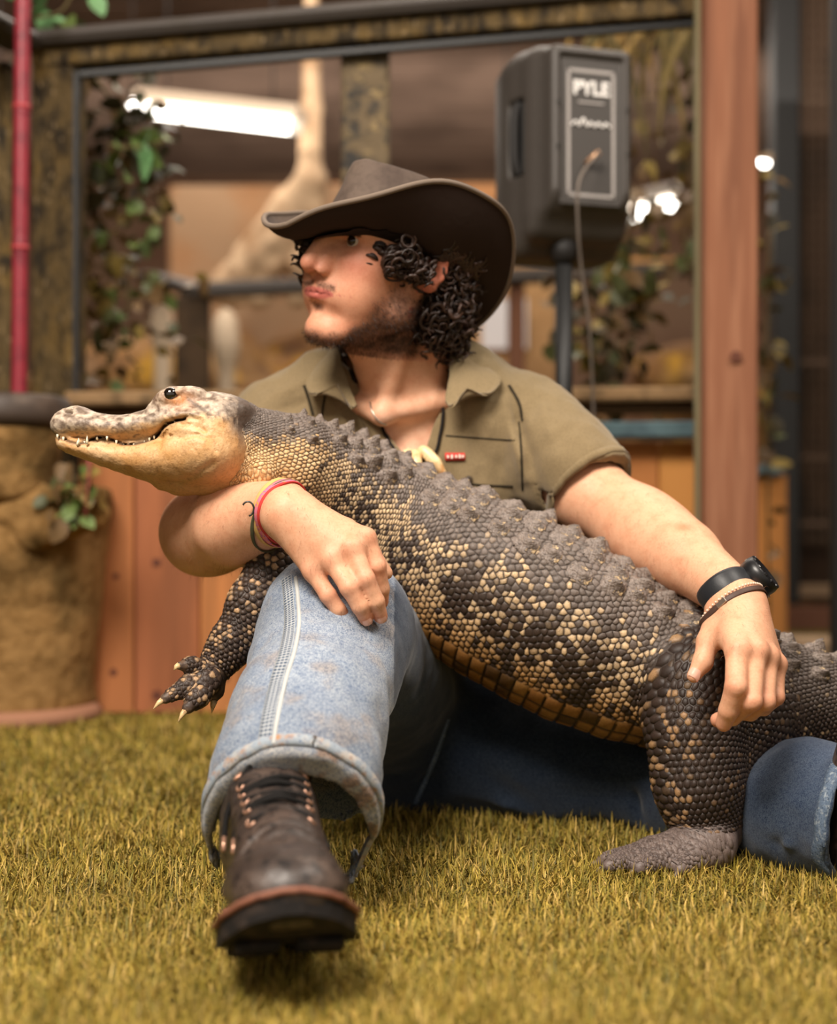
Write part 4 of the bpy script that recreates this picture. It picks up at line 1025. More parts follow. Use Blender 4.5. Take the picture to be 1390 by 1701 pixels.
def strip(S, path, wd, mat, name, par, lift=.0015, thick=.0012, n=None, across=3, side=None, uvs=None):
    """a narrow band lying on the surface of S along the path"""
    n = n or max(6, len(path) * 6)
    if len(path[0]) == 2: path = S.seen(path, n); n = len(path)
    else: path = smoothpath(path, n)
    path, g = S.project(path, 6)
    T = np.gradient(path, axis=0); T /= np.linalg.norm(T, axis=1)[:, None]; X = np.cross(g, T); X /= np.linalg.norm(X, axis=1)[:, None]
    rows = []
    for u in np.linspace(-1, 1, across):
        q, gg = S.project(path + X * (wd / 2 * u), 4); rows.append(q + gg * lift)
        if u == -1: g0 = gg
    top = np.stack(rows, 1).reshape(-1, 3); gg = np.repeat(g, across, 0); bot = top - gg * (lift + thick)
    k = across; idx = np.arange(n * k).reshape(n, k); m = n * k
    Fq = np.stack([idx[:-1, :-1], idx[1:, :-1], idx[1:, 1:], idx[:-1, 1:]], -1).reshape(-1, 4)
    e1 = np.stack([idx[:-1, 0], idx[:-1, 0] + m, idx[1:, 0] + m, idx[1:, 0]], -1); e2 = np.stack([idx[:-1, -1], idx[1:, -1], idx[1:, -1] + m, idx[:-1, -1] + m], -1)
    L = np.concatenate([[0], np.cumsum(np.linalg.norm(np.diff(path, axis=0), axis=1))])
    uv = np.stack([np.repeat(L, k), np.tile(np.linspace(0, 1, k), n)], 1); uv = np.concatenate([uv, uv])
    return mesh(name, np.concatenate([top, bot]), [Fq, e1, e2], mat, par, True, uv=uv)
# placket edges down the V, pocket with flap, pocket label, button, shoulder yoke seam
for pts in ([(566, 602), (590, 660), (640, 735), (680, 775)], [(748, 600), (742, 650), (715, 710), (690, 775)]):
    strip(shirt, pts, .018, m_shirt, 'placket', man, .0035, .003)
strip(shirt, [(748, 800), (800, 806), (852, 808)], .003, m_shirt_d, 'pocket_seam', man, .0008)
strip(shirt, [(862, 700), (866, 760), (868, 815)], .003, m_shirt_d, 'pocket_seam', man, .0008)
strip(shirt, [(540, 655), (535, 700), (540, 790)], .003, m_shirt_d, 'pocket_seam', man, .0008)
strip(shirt, [(505, 640), (512, 660), (520, 690)], .004, m_shirt_d, 'yoke_seam', man, .0008)
strip(shirt, [(845, 640), (862, 670), (868, 700)], .004, m_shirt_d, 'yoke_seam', man, .0008)
strip(shirt, [(740, 724), (800, 728), (855, 732)], .0022, m_shirt_d, 'pocket_seam', man, .0006)
hem = []
for a in np.linspace(0, 2 * math.pi, 26):
    Rr = frame_from(dl); hem.append(SL[2] - dl * .006 + Rr @ np.array([math.cos(a), math.sin(a), 0]) * .066)
strip(shirt, hem[:-1] + [hem[0]], .010, m_shirt, 'sleeve_hem', man, .002, .002, n=60)
m_red = material('red_label', L3(190, 52, 44), .7); m_white = material('white_thread', L3(232, 220, 205), .7)
strip(shirt, [(739, 759), (771, 759)], .0100, m_red, 'pocket_label', man, .0024, .002, n=6)
for k in range(5):
    q = shirt.seen([(743.5 + k * 5.6, 759), (744.5 + k * 5.6, 759)], 3)[:1]; q, g = shirt.project(q)
    box('label_letter', q[0] + g[0] * .0048, (.0026, .0050 if k % 2 else .0036, .0008), m_white, man, 0, frame_from(g[0]))
for (bx, by) in ((801, 789), (538, 790)):
    q, g = shirt.project(P(bx, by, 1.87)[None], 6); Rb = frame_from(g[0]); 
    Vb, Fb = tube_arrays([q[0] - g[0] * .001, q[0] + g[0] * .0015, q[0] + g[0] * .0028, q[0] + g[0] * .003], [.0055, .0055, .0045, .003], 14)
    mesh('button', Vb, Fb, material('button', L3(62, 50, 38), .4), man)
# the collar: two leaves folded out over the shoulders
def sheet(name, rows, thick, mat, par, nu=24, nv=10, amp=0.0):
    rows = [smoothpath(r, nu) for r in rows]; G = np.stack([smoothpath(np.array([r[i] for r in rows]), nv) for i in range(nu)], 0)  # nu,nv,3
    if amp: G = G + (np.stack([fbm(G, 40, 3), fbm(G, 40, 4), fbm(G, 40, 5)], -1) - .5) * amp
    du = np.gradient(G, axis=0); dv = np.gradient(G, axis=1); N_ = np.cross(du, dv); N_ /= np.linalg.norm(N_, axis=-1)[..., None] + 1e-9
    A = (G + N_ * thick / 2).reshape(-1, 3); B = (G - N_ * thick / 2).reshape(-1, 3); m = nu * nv; idx = np.arange(m).reshape(nu, nv)
    Fq = np.stack([idx[:-1, :-1], idx[1:, :-1], idx[1:, 1:], idx[:-1, 1:]], -1).reshape(-1, 4)
    rim = np.concatenate([idx[:, 0], idx[-1, 1:], idx[::-1, -1][1:], idx[0, ::-1][1:-1]]); rn = np.roll(rim, -1)
    return mesh(name, np.concatenate([A, B]), [Fq, Fq[:, ::-1] + m, np.stack([rim, rim + m, rn + m, rn], 1)[:, ::-1]], mat, par)
def hproj(pts, off):
    q, g = shirt.project(np.array(pts), 6, .02); return q + g * off
# right collar leaf (left in the photograph)
top = [P(600, 560, 2.03), P(566, 566, 1.965), P(564, 592, 1.925), P(578, 640, 1.890), P(594, 672, 1.874)]
mid = [P(575, 575, 2.03), P(548, 585, 1.955), P(540, 612, 1.915), P(553, 648, 1.885), P(583, 676, 1.870)]
out = [P(555, 600, 2.03), P(528, 608, 1.945), P(508, 636, 1.910), P(520, 655, 1.888), P(562, 640, 1.878)]
sheet('collar', [top, mid, out], .0035, m_shirt, man, amp=.006)
top = [P(715, 560, 2.03), P(744, 568, 1.965), P(748, 592, 1.925), P(744, 636, 1.895), P(738, 668, 1.878)]
mid = [P(745, 580, 2.03), P(775, 590, 1.955), P(785, 612, 1.915), P(778, 645, 1.888), P(748, 675, 1.872)]
out = [P(770, 600, 2.03), P(808, 612, 1.945), P(832, 632, 1.912), P(812, 655, 1.888), P(775, 645, 1.876)]
sheet('collar', [top, mid, out], .0035, m_shirt, man, amp=.006)
sheet('collar_stand', [[P(590, 600, 2.05), P(568, 585, 1.97), P(568, 600, 1.925)], [P(585, 560, 2.05), P(566, 562, 1.975), P(566, 585, 1.93)]], .003, m_shirt_d, man, 12, 6)

# ------------------------------------------------------------------ jeans
def denim_extra(N, b, mp):
    cur = b.inputs['Base Color'].links[0].from_socket
    def wv(direction, scale, lo, c):
        nonlocal cur
        t = N.new('ShaderNodeTexWave'); t.bands_direction = direction; t.inputs['Scale'].default_value = scale; t.inputs['Distortion'].default_value = 3.0
        t.inputs['Detail'].default_value = 3; t.inputs['Detail Scale'].default_value = 6.0
        N.link(mp.outputs[0], t.inputs['Vector']); m_ = N.new('ShaderNodeMapRange'); m_.inputs['From Min'].default_value = lo; N.link(t.outputs['Fac'], m_.inputs['Value'])
        mx = N.new('ShaderNodeMix', data_type='RGBA'); mx.blend_type = 'MULTIPLY'; N.link(m_.outputs[0], mx.inputs[0]); N.link(cur, mx.inputs[6]); mx.inputs[7].default_value = (*c, 1); cur = mx.outputs[2]
    wv('X', 260, .35, (.72, .77, .84)); wv('Z', 300, .45, (.86, .88, .92))
    N.link(cur, b.inputs['Base Color'])
m_denim = material('denim', rough=.88, spec=.15, attr='Col', sheen=.2, noise=[(750, (.34, .42, .56, 0), .47, .62), (240, (.62, .68, .78, 0), .45, .7), (30, (.80, .84, .90, 0), .4, .7)],
                   bump=[('noise', 600, .3, .0008), ('noise', 45, .12, .006)], extra=denim_extra)
jeans = Sculpt()
KN = P(556, 1052, 1.665)
R1 = [KN, P(540, 1110, 1.61), P(513, 1200, 1.505), P(490, 1290, 1.425), P(478, 1440, 1.405)]
jeans.chain(R1, [.084, .080, .078, .078, .086], .03)
jeans.add(ell_d(P(555, 1020, 1.66), (.070, .075, .052)), .03)
jeans.add(cone_d(KN + np.array([.004, .02, .005]), P(660, 1180, 2.0), .080, .098), .03)
jeans.add(ell_d(P(690, 1200, 2.06), (.19, .14, .135)), .04)
LL = [P(740, 1240, 2.03), P(900, 1258, 1.975), P(1120, 1290, 1.88), P(1250, 1335, 1.77), P(1340, 1372, 1.68), P(1440, 1400, 1.60)]
LL[5][2] = .068; LL[4][2] = .066
jeans.chain(LL, [.100, .092, .080, .073, .074, .076], .03)
# hollow cuffs cut on the slant
ax = unit(R1[4] - R1[3]); nrm = unit([0.02, -.80, -.60]); cpt = P(474, 1220, 1.315)
jeans.sub(box_d(cpt + nrm * .15 + np.array([0, .06, -.06]), (.16, .16, .15), frame_from(nrm)), .003)
jeans.sub(cone_d(R1[2] + (R1[3] - R1[2]) * .8, R1[4] + ax * .09, .0745, .0845), .004)
ax2 = unit(LL[5] - LL[4]); n2 = unit([.80, -.55, -.10]); jeans.sub(box_d(P(1378, 1440, 1.60) + n2 * .13, (.16, .16, .12), frame_from(n2)), .003)
jeans.sub(cone_d(LL[4], LL[5] + ax2 * .06, .062, .071), .004)
def jfold(p):
    r = np.zeros(len(p))
    def crease(a, b, wd, dp, ymax=None):
        nonlocal r
        a = np.asarray(a); b = np.asarray(b); q = p - a; ab = b - a; t = np.clip(q @ ab / (ab @ ab), 0, 1)
        d = np.linalg.norm(q - t[:, None] * ab, axis=1); r += dp * np.exp(-(d / wd) ** 2) * np.sin(np.clip(t, .06, .94) * math.pi) ** .5
    D1 = 1.42
    crease(P(470, 1100, 1.53), P(372, 1190, 1.50), .010, .007); crease(P(400, 1180, 1.46), P(480, 1140, 1.47), .010, -.006)
    crease(P(440, 1185, 1.44), P(600, 1240, 1.43), .010, -.006); crease(P(600, 1080, 1.55), P(640, 1200, 1.53), .012, .005)
    crease(P(365, 1300, 1.44), P(460, 1200, 1.41), .008, .0065); crease(P(375, 1340, 1.43), P(470, 1222, 1.39), .007, -.005)
    crease(P(500, 1230, 1.38), P(600, 1310, 1.40), .009, .006); crease(P(520, 1205, 1.42), P(635, 1250, 1.44), .009, -.005)
    crease(P(560, 1060, 1.58), P(630, 1045, 1.60), .010, .006); crease(P(590, 1020, 1.58), P(640, 1090, 1.58), .010, -.006)
    crease(P(600, 1280, 1.40), P(632, 1340, 1.44), .010, .006); crease(P(420, 1040, 1.62), P(520, 1020, 1.58), .009, -.004)
    # other leg
    crease(P(735, 1200, 1.93), P(690, 1340, 1.93), .007, .007); crease(P(760, 1330, 1.92), P(930, 1370, 1.86), .012, -.009)
    crease(P(660, 1230, 1.93), P(720, 1190, 1.93), .010, .008); crease(P(650, 1280, 1.93), P(725, 1210, 1.93), .010, .006)
    crease(P(900, 1330, 1.87), P(1060, 1320, 1.82), .014, .007); crease(P(1060, 1250, 1.84), P(1060, 1370, 1.82), .008, .008)
    crease(P(800, 1290, 1.9), P(900, 1350, 1.88), .014, .006); crease(P(1290, 1400, 1.62), P(1390, 1340, 1.60), .008, .006)
    crease(P(1285, 1415, 1.61), P(1390, 1365, 1.585), .006, -.006); crease(P(1240, 1300, 1.70), P(1380, 1310, 1.64), .012, .004)
    return r - .0055 * (fbm(p, 17, 71) - .5) * 2
jeans.posts.append(jfold)
Vj, Fj = jeans.surface(.0036); Vj = relax(Vj, Fj, 1, .4)
cj = np.tile(lin((74, 86, 102)), (len(Vj), 1))
fade = fbm(Vj, 24, 5); fade2 = fbm(Vj, 7, 6)
dk = np.linalg.norm((Vj - P(540, 1100, 1.50)) / np.array([.13, .16, .22]), axis=1); front = (Vj[:, 0] < P(655, 0, 1.6)[0]) & (Vj[:, 1] < 1.72)
cj = mixc(cj, lin((188, 195, 202)), front * np.clip(.92 - .25 * dk + .25 * (fade - .5), 0, 1))
cj = mixc(cj, lin((92, 106, 126)), (~front) * .35 * fade)
cj = mixc(cj, lin((44, 54, 66)), (~front) * (Vj[:, 0] < P(1180, 0, 1.85)[0]) * sstep(1.74, 1.84, Vj[:, 1]) * .85)  # shade on the far thigh, painted into the denim colour
st = sstep(.46, .72, fbm(Vj, 40, 15)) * sstep(.35, .65, fade2) * front; cj = mixc(cj, lin((178, 150, 122)), st * .45)
# a pale worn edge at the cuffs
dcut = np.abs((Vj - cpt - np.array([0, .06, -.06])) @ nrm); cj = mixc(cj, lin((206, 200, 190)), front * sstep(.011, .002, dcut) * (Vj[:, 2] < .3) * .8)
cj = mixc(cj, lin((168, 122, 82)), front * sstep(.03, .008, dcut) * sstep(.48, .6, fbm(Vj, 60, 8)) * (Vj[:, 0] > P(500, 0, 1.4)[0]) * .7)
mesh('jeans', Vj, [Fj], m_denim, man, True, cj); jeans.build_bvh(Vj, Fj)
# triple stitched outer seam with its ladder of frayed threads
def ladder(N, b, mp):
    uvn = N.new('ShaderNodeUVMap'); sx = N.new('ShaderNodeSeparateXYZ'); N.link(uvn.outputs[0], sx.inputs[0])
    def band(sock, freq, lo, hi):
        m1 = N.new('ShaderNodeMath', operation='MULTIPLY'); m1.inputs[1].default_value = freq; N.link(sock, m1.inputs[0])
        m2 = N.new('ShaderNodeMath', operation='FRACT'); N.link(m1.outputs[0], m2.inputs[0])
        m3 = N.new('ShaderNodeMapRange'); m3.inputs['From Min'].default_value = lo; m3.inputs['From Max'].default_value = hi; N.link(m2.outputs[0], m3.inputs['Value']); return m3.outputs[0]
    a = band(sx.outputs[0], 210, .22, .42); c = band(sx.outputs[1], 3.0, .10, .30)
    mu = N.new('ShaderNodeMath', operation='MULTIPLY'); N.link(a, mu.inputs[0]); N.link(c, mu.inputs[1])
    mx = N.new('ShaderNodeMix', data_type='RGBA'); N.link(mu.outputs[0], mx.inputs[0]); mx.inputs[6].default_value = (*lin((178, 182, 184)), 1); mx.inputs[7].default_value = (*lin((86, 98, 116)), 1)
    N.link(mx.outputs[2], b.inputs['Base Color'])
m_seam = material('seam', (.5, .5, .5), .9, .1, extra=ladder, coord='UV')
m_thread = material('thread', L3(188, 190, 188), .85, .15)
sp = [(484, 960), (488, 1000), (489, 1040), (481, 1085), (470, 1120), (460, 1160), (452, 1200), (447, 1236)]
strip(jeans, [(q[0] - 8, q[1]) for q in sp], .0125, m_seam, 'side_seam', man, .0016, .002, n=90, across=4)
strip(jeans, [(q[0] + 8, q[1]) for q in sp], .0034, m_thread, 'seam_edge', man, .0026, .003, n=90)
# cuff hem bands
def hemband(pts, name, wd=.013): return strip(jeans, pts, wd, m_denim_hem, name, man, .0022, .002, n=60)
m_denim_hem = material('denim_hem', L3(150, 160, 170), .9, .1, noise=[(60, L3(190, 180, 168), .45, .7), (90, L3(170, 126, 86), .56, .75), (300, L3(80, 100, 130), .55, .75)], bump=[('noise', 400, .5, .001)])
def rimpath(c0, n0, sel, back):
    q = Vj[(np.abs((Vj - c0) @ n0) < .006) & sel]
    if not len(q): print('no rim', c0); return [(300, 300), (310, 310), (320, 320)]
    m_ = q.mean(0); R_ = frame_from(n0); d = (q - m_) @ R_; a = np.arctan2(d[:, 1], d[:, 0]); r = np.hypot(d[:, 0], d[:, 1]); out = []
    for k in range(40):
        s_ = np.abs((a - (-math.pi + (k + .5) * math.pi / 20) + math.pi) % (2 * math.pi) - math.pi) < .10
        if s_.any(): out.append(q[s_][np.argmax(r[s_])] - n0 * back)
    out = np.array(out); gp_ = np.linalg.norm(np.roll(out, -1, 0) - out, axis=1); j = int(np.argmax(gp_))
    return np.roll(out, -(j + 1), 0) if gp_[j] > .03 else np.concatenate([out, out[:1]])
hemband(rimpath(cpt + np.array([0, .06, -.06]), nrm, (Vj[:, 2] < .32) & (Vj[:, 0] < 0.0) & (Vj[:, 1] < 1.66), .007), 'cuff_hem', .011)
c2_ = P(1378, 1440, 1.60) + n2 * .01
m_denim_hem = material('denim_hem_blue', L3(98, 114, 134), .9, .1, noise=[(220, L3(150, 160, 168), .52, .7), (500, L3(60, 74, 94), .5, .7)], bump=[('noise', 400, .5, .001)])
hemband(rimpath(c2_, n2, (Vj[:, 0] > .3), .008), 'cuff_hem', .014)
strip(jeans, [(745, 1195), (722, 1260), (690, 1335)], .006, m_thread_d if False else m_denim_hem, 'thigh_seam', man, .001, .001)
# ------------------------------------------------------------------ hat
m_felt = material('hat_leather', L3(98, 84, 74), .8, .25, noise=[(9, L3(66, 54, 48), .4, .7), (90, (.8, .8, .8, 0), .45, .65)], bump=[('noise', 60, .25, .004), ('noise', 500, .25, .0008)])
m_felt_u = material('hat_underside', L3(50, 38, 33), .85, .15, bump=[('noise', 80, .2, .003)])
m_band = material('hat_band', L3(44, 34, 30), .6, .35)
hat = thing('hat', 'dark brown weathered outback hat with curled brim on the head of the man', 'hat', H(-.01, 0, .05))
def HT(a, r, z, rx=1.0, ry=1.0): return HHO + HHR @ np.array([r * math.cos(a) * rx, r * math.sin(a) * ry, z])
def brim_pt(a, t):
    """t 0 at the head, 1 at the edge"""
    s = math.sin(a); c = math.cos(a)
    rx = .104 + (.072 if c > 0 else .064) * t; ry = .088 + .072 * t
    side = abs(s) ** 1.6
    ry = ry - side * .016 * t * t; z = brim_z(a, t)
    wob = .004 * math.sin(3 * a + 1) * t + .003 * math.sin(7 * a) * t
    return HHO + HHR @ np.array([rx * c, ry * s, z + wob])
NA, NT_ = 96, 14
top = np.array([[brim_pt(a, t) for t in np.linspace(0, 1, NT_)] for a in np.linspace(0, 2 * math.pi, NA, endpoint=False)])
du = np.roll(top, -1, 0) - np.roll(top, 1, 0); dv = np.gradient(top, axis=1); Nn = np.cross(dv, du); Nn /= np.linalg.norm(Nn, axis=-1)[..., None]
if (Nn.reshape(-1, 3) @ HHR[:, 2]).mean() < 0: Nn = -Nn
bot = top - Nn * .003
def ringfaces(na, nt, flip=False, off=0):
    i = np.arange(na)[:, None]; j = np.arange(nt - 1)[None]; i2 = (i + 1) % na
    f = np.stack([i * nt + j, i2 * nt + j, i2 * nt + j + 1, i * nt + j + 1], -1).reshape(-1, 4) + off
    return f[:, ::-1] if flip else f
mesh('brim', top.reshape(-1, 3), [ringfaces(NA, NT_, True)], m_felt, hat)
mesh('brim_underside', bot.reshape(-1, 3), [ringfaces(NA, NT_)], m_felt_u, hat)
tube('brim_edge', np.concatenate([top[:, -1], top[:2, -1]]) - np.concatenate([Nn[:, -1], Nn[:2, -1]]) * .0015, .0036, material('brim_binding', L3(116, 102, 90), .85, .2), hat, 8, cap=False)
# crown with a pinched front and a dented top
CR = []
NC = 22
for a in np.linspace(0, 2 * math.pi, NA, endpoint=False):
    row = []
    for t in np.linspace(0, 1, NC):
        c, s = math.cos(a), math.sin(a)
        if t < .62:
            k = t / .62; r = 1 - .17 * k; z = .096 * k
        else:
            k = (t - .62) / .38; r = .83 * math.cos(k * math.pi / 2) ** .75; z = .096 + .014 * math.sin(k * math.pi) - .022 * k
        rx, ry = .105 * r, .087 * r
        pinch = max(0, c) ** 2 * sstep(.3, .7, t) * (1 - .6 * sstep(.8, 1, t)); ry *= (1 - .38 * pinch)
        z += .010 * max(0, c) * sstep(.4, .7, t)
        row.append(HHO + HHR @ np.array([rx * c, ry * s, z - .002]))
    CR.append(row)
CR = np.array(CR); CR += (np.stack([fbm(CR, 30, 41), fbm(CR, 30, 42), fbm(CR, 30, 43)], -1) - .5) * .008 * np.linspace(0, 1, NC)[None, :, None]
mesh('crown', CR.reshape(-1, 3), [ringfaces(NA, NC)], m_felt, hat)
bandp = [HT(a, 1, .004, .1065, .0885) for a in np.linspace(0, 2 * math.pi, 61)]
for z in (0.004, .010, .016): tube('hat_band', [HT(a, 1, z, .1062 - z * .12, .0882 - z * .1) for a in np.linspace(0, 2 * math.pi, 61)], .0038, m_band, hat, 6, cap=False)
for s in (1, -1):
    c0 = HT(s * 1.15, 1, .066, .095, .079); nn = unit(c0 - HT(0, 0, .066)); Vt, Ft = tube_arrays([c0 - nn * .001, c0 + nn * .002], [.0045, .0035], 12); mesh('vent_eyelet', Vt, Ft, m_band, hat)
# ================================================================== WORN THINGS
def ring_path(c, axis, n=72, ref=None, lowpass=3):
    """points where a band closes round the body at c"""
    R = frame_from(axis, ref); a = np.arange(n) / n * 2 * math.pi; D_ = (R @ np.stack([np.cos(a), np.sin(a), a * 0])).T; rad = []
    for d in D_:
        h = body.bvh.ray_cast(Vector(c + d * .09), Vector(-d), .09); rad.append((.09 - h[3]) if h[0] is not None else .03)
    rad = np.array(rad)
    for _ in range(lowpass): rad = np.maximum(rad, (np.roll(rad, 1) + rad + np.roll(rad, -1)) / 3)
    return np.asarray(c), D_, rad, unit(axis)
def band(name, c, axis, w, thick, mat, par, lift=.0006, n=72, wob=0.0, a0=0, a1=None):
    c, D_, rad, ax = ring_path(c, axis, n); rows = []
    idx = np.arange(n)
    for (du, dr) in ((-.5, 0), (-.5, .75), (-.35, 1), (.35, 1), (.5, .75), (.5, 0)):
        rows.append(c + D_ * (rad + lift + thick * dr)[:, None] + ax * (w * du) + ax * (wob * np.sin(idx / n * 2 * math.pi * 2))[:, None])
    V_ = np.stack(rows, 1).reshape(-1, 3); k = 6; i = np.arange(n)[:, None] * k; i2 = ((np.arange(n) + 1) % n)[:, None] * k; j = np.arange(k)[None]; j2 = (j + 1) % k
    return mesh(name, V_, [np.stack([i + j, i2 + j, i2 + j2, i + j2], -1).reshape(-1, 4)[:, ::-1]], mat, par)
# ---- wristwatch
wa = unit(HB_w - np.array([0, .03, 0]) - LA[3]); wa = unit(P(1236, 1020, 1.665) - P(1186, 950, 1.70))
wc = P(1229, 982, 1.665)
m_strap = material('watch_rubber', L3(34, 36, 40), .45, .4, bump=[('noise', 200, .2, .001)]); m_case = material('watch_case', L3(24, 24, 26), .35, .5); m_steel = material('steel', L3(190, 180, 168), .3, .5, metal=.9)
watch = thing('wristwatch', 'chunky black wristwatch on the wrist of the hand hanging over the tail', 'watch', wc)
band('strap', wc, wa, .025, .0050, m_strap, watch)
c_, D_, rad, ax_ = ring_path(wc, wa)
out = unit(np.array([.88, -.45, .25]) - wa * (np.array([.88, -.45, .25]) @ wa)); i_ = int(np.argmax(D_ @ out)); fc = wc + D_[i_] * (rad[i_] + .0060); Rw = frame_from(D_[i_], wa)
def disc(name, c, R, prof, mat, par, k=28, sq=0.0):
    V_ = []; 
    for r, z in prof:
        for a in np.arange(k) / k * 2 * math.pi: V_.append(c + R @ np.array([r * math.cos(a), r * math.sin(a), z]))
    V_.append(c + R @ np.array([0, 0, prof[-1][1]])); n = len(prof); F4 = [[i * k + j, i * k + (j + 1) % k, (i + 1) * k + (j + 1) % k, (i + 1) * k + j] for i in range(n - 1) for j in range(k)]
    F3 = [[(n - 1) * k + j, (n - 1) * k + (j + 1) % k, n * k] for j in range(k)]; return mesh(name, V_, [np.array(F4), np.array(F3)], mat, par)
case = disc('case', fc, Rw, [(.019, -.012), (.0235, -.007), (.0245, .004), (.0235, .0100), (.0195, .0125), (.0175, .0105)], m_case, watch)
disc('dial', fc + Rw[:, 2] * .0098, Rw, [(.0175, 0), (.0170, .0006)], material('watch_glass', L3(150, 118, 96), .15, .8), watch)
for a in np.arange(12) / 12 * 2 * math.pi: box('bezel_lug', fc + Rw @ np.array([0.0212 * math.cos(a), 0.0212 * math.sin(a), .0105]), (.0042, .0050, .0036), m_case, watch, .001, Rw @ rotm([0, 0, 1], a))
for a in (2.6, 3.14, 3.7): 
    q = fc + Rw @ np.array([.0225 * math.cos(a), .0225 * math.sin(a), .002]); box('push_button', q, (.005, .005, .005), m_steel, watch, .0015, Rw @ rotm([0, 0, 1], a))
for k in range(9):
    j = (i_ - 9 - 3 * k) % 72; q = wc + D_[j] * (rad[j] + .0062) ; Rk = frame_from(D_[j], wa); box('strap_rib', q, (.020, .0034, .0022), m_strap, watch, .0006, Rk)
# ---- two bracelets beside it
bc = wc + wa * .0215
b1 = thing('bracelet', 'thin bracelet of pale beads below the black wristwatch', 'bracelet', bc)
m_bead = material('bead', L3(226, 196, 174), .3, .6)
c_, D_, rad, ax_ = ring_path(bc - wa * .003, wa, 84)
Vs_, Fs_ = tube_arrays([np.array([0, 0, z]) for z in (-.0016, -.0011, 0, .0011, .0016)], [.0003, .0011, .0016, .0011, .0003], 6); bead_me = None
for j in range(84):
    if bead_me is None: o = mesh('bead', Vs_, Fs_, m_bead); bead_me = o.data; bpy.data.objects.remove(o)
    o = bpy.data.objects.new('bead', bead_me); C.objects.link(o); o.parent = b1; q = bc - wa * .003 + D_[j] * (rad[j] + .0014); o.location = Vector(q - bc)
b2 = thing('bracelet', 'brown leather bracelet with a metal clasp, nearest the knuckles under the watch', 'bracelet', bc)
band('leather_band', bc + wa * .0035, wa, .0066, .0016, material('brown_leather', L3(72, 50, 40), .55, .4), b2)
c_, D_, rad, ax_ = ring_path(bc + wa * .0035, wa); 
for lo in (44, 45, 46):
    pass
jj = int(np.argmax(D_ @ unit(np.array([-.75, -.6, .2])))); q = bc + wa * .0035 + D_[jj] * (rad[jj] + .0024); box('clasp', q, (.0066, .014, .0016), m_steel, b2, .0007, frame_from(D_[jj], wa))
jj = int(np.argmax(D_ @ unit(np.array([.75, -.6, .2])))); q = bc + wa * .0035 + D_[jj] * (rad[jj] + .0024); box('clasp', q, (.0066, .010, .0016), m_steel, b2, .0007, frame_from(D_[jj], wa))
# ---- wristbands on the other arm
ba = unit(P(535, 885, 1.60) - P(400, 850, 1.69)); ba = unit(P(520, 872, 1.60) - P(425, 833, 1.65))
def wb(name, px, py, w, col, label, thick=.0018, tiltv=(0, 0, 0), bump=None, noise=None):
    c = P(px, py, 1.625); t = thing(name, label, 'bracelet', c); o = band('band', c, unit(ba + np.array(tiltv)), w, thick, material(name + '_' + 'cloth', L3(*col), .7, .2, noise=noise), t); return t, c
wb('wristband', 479, 853, .0040, (196, 60, 56), 'narrow red wristband closest to the hand on the knee', tiltv=(0, 0, .05))
t2, c2 = wb('wristband', 470, 850, .0105, (214, 120, 140), 'wide pink and orange woven wristband beside the narrow red band', noise=[(240, L3(226, 150, 60), .55, .62), (260, L3(170, 96, 150), .56, .63)])
wb('wristband', 456, 847, .0068, (206, 168, 104), 'tan woven wristband between the pink band and the forearm', tiltv=(-.1, 0, .1))
t4, c4 = wb('wristband', 452, 853, .0055, (84, 84, 62), 'olive cord bracelet with a small metal hook near the forearm', tiltv=(.05, 0, -.3))
c_, D_, rad, ax_ = ring_path(c4, unit(ba + np.array([.05, 0, -.3]))); jj = int(np.argmax(D_ @ unit(np.array([-.55, -.8, -.0])))); q = c4 + D_[jj] * (rad[jj] + .004)
hk = [q + np.array([math.cos(a) * .0065 - .006, -.0008, math.sin(a) * .008 + .006]) for a in np.linspace(-1.4, 2.6, 14)]; tube('hook', hk, .0011, material('dark_metal', L3(86, 84, 80), .35, .5, metal=.8), t4, 8)
# ---- necklace
def onshirt(pts, lift, S=shirt):
    q = S.seen([(695 + q[0] * FPX / q[1], HORY - (q[2] - CAMH) * FPX / q[1]) for q in pts], 40); _, g = S.project(q); return q + g * lift
neck = thing('necklace', 'black cord necklace with three ivory coloured teeth at the shirt opening', 'necklace', P(690, 765, 1.86))
m_cord = material('cord', L3(24, 20, 19), .7, .2); m_ivory = material('ivory', L3(238, 208, 158), .35, .5, noise=[(50, L3(196, 140, 82), .5, .72)])
tube('cord', onshirt([P(744, 585, 1.93), P(741, 640, 1.90), P(735, 690, 1.875), P(727, 745, 1.865), P(712, 762, 1.86)], .0035), .0021, m_cord, neck, 8)
tube('cord', onshirt([P(570, 600, 1.93), P(592, 645, 1.90), P(625, 700, 1.88), P(652, 745, 1.865), P(672, 766, 1.86)], .0035), .0021, m_cord, neck, 8)
tube('cord', onshirt([P(668, 765, 1.86), P(690, 770, 1.86), P(716, 760, 1.86)], .004), .0021, m_cord, neck, 8)
for (a, b, c3, r) in (((672, 760), (660, 778), (645, 800), .0085), ((691, 758), (690, 776), (690, 800), .0078), ((706, 752), (722, 772), (738, 798), .0085)):
    pts = onshirt([P(*a, 1.86), P(*b, 1.86), P(*c3, 1.86)], .010); tube('tooth_pendant', pts, r * np.interp(np.linspace(0, 1, len(pts)), [0, .08, .5, 1], [.7, .95, 1, .35]), m_ivory, neck, 12)
ch, g_ = body.project(smoothpath([P(612, 665, 1.89), P(632, 700, 1.88), P(655, 738, 1.87)], 18), 5)
tube('fine_chain', ch + g_ * .0012, .0008 + .0006 * (np.arange(18) % 2), m_steel, neck, 5)

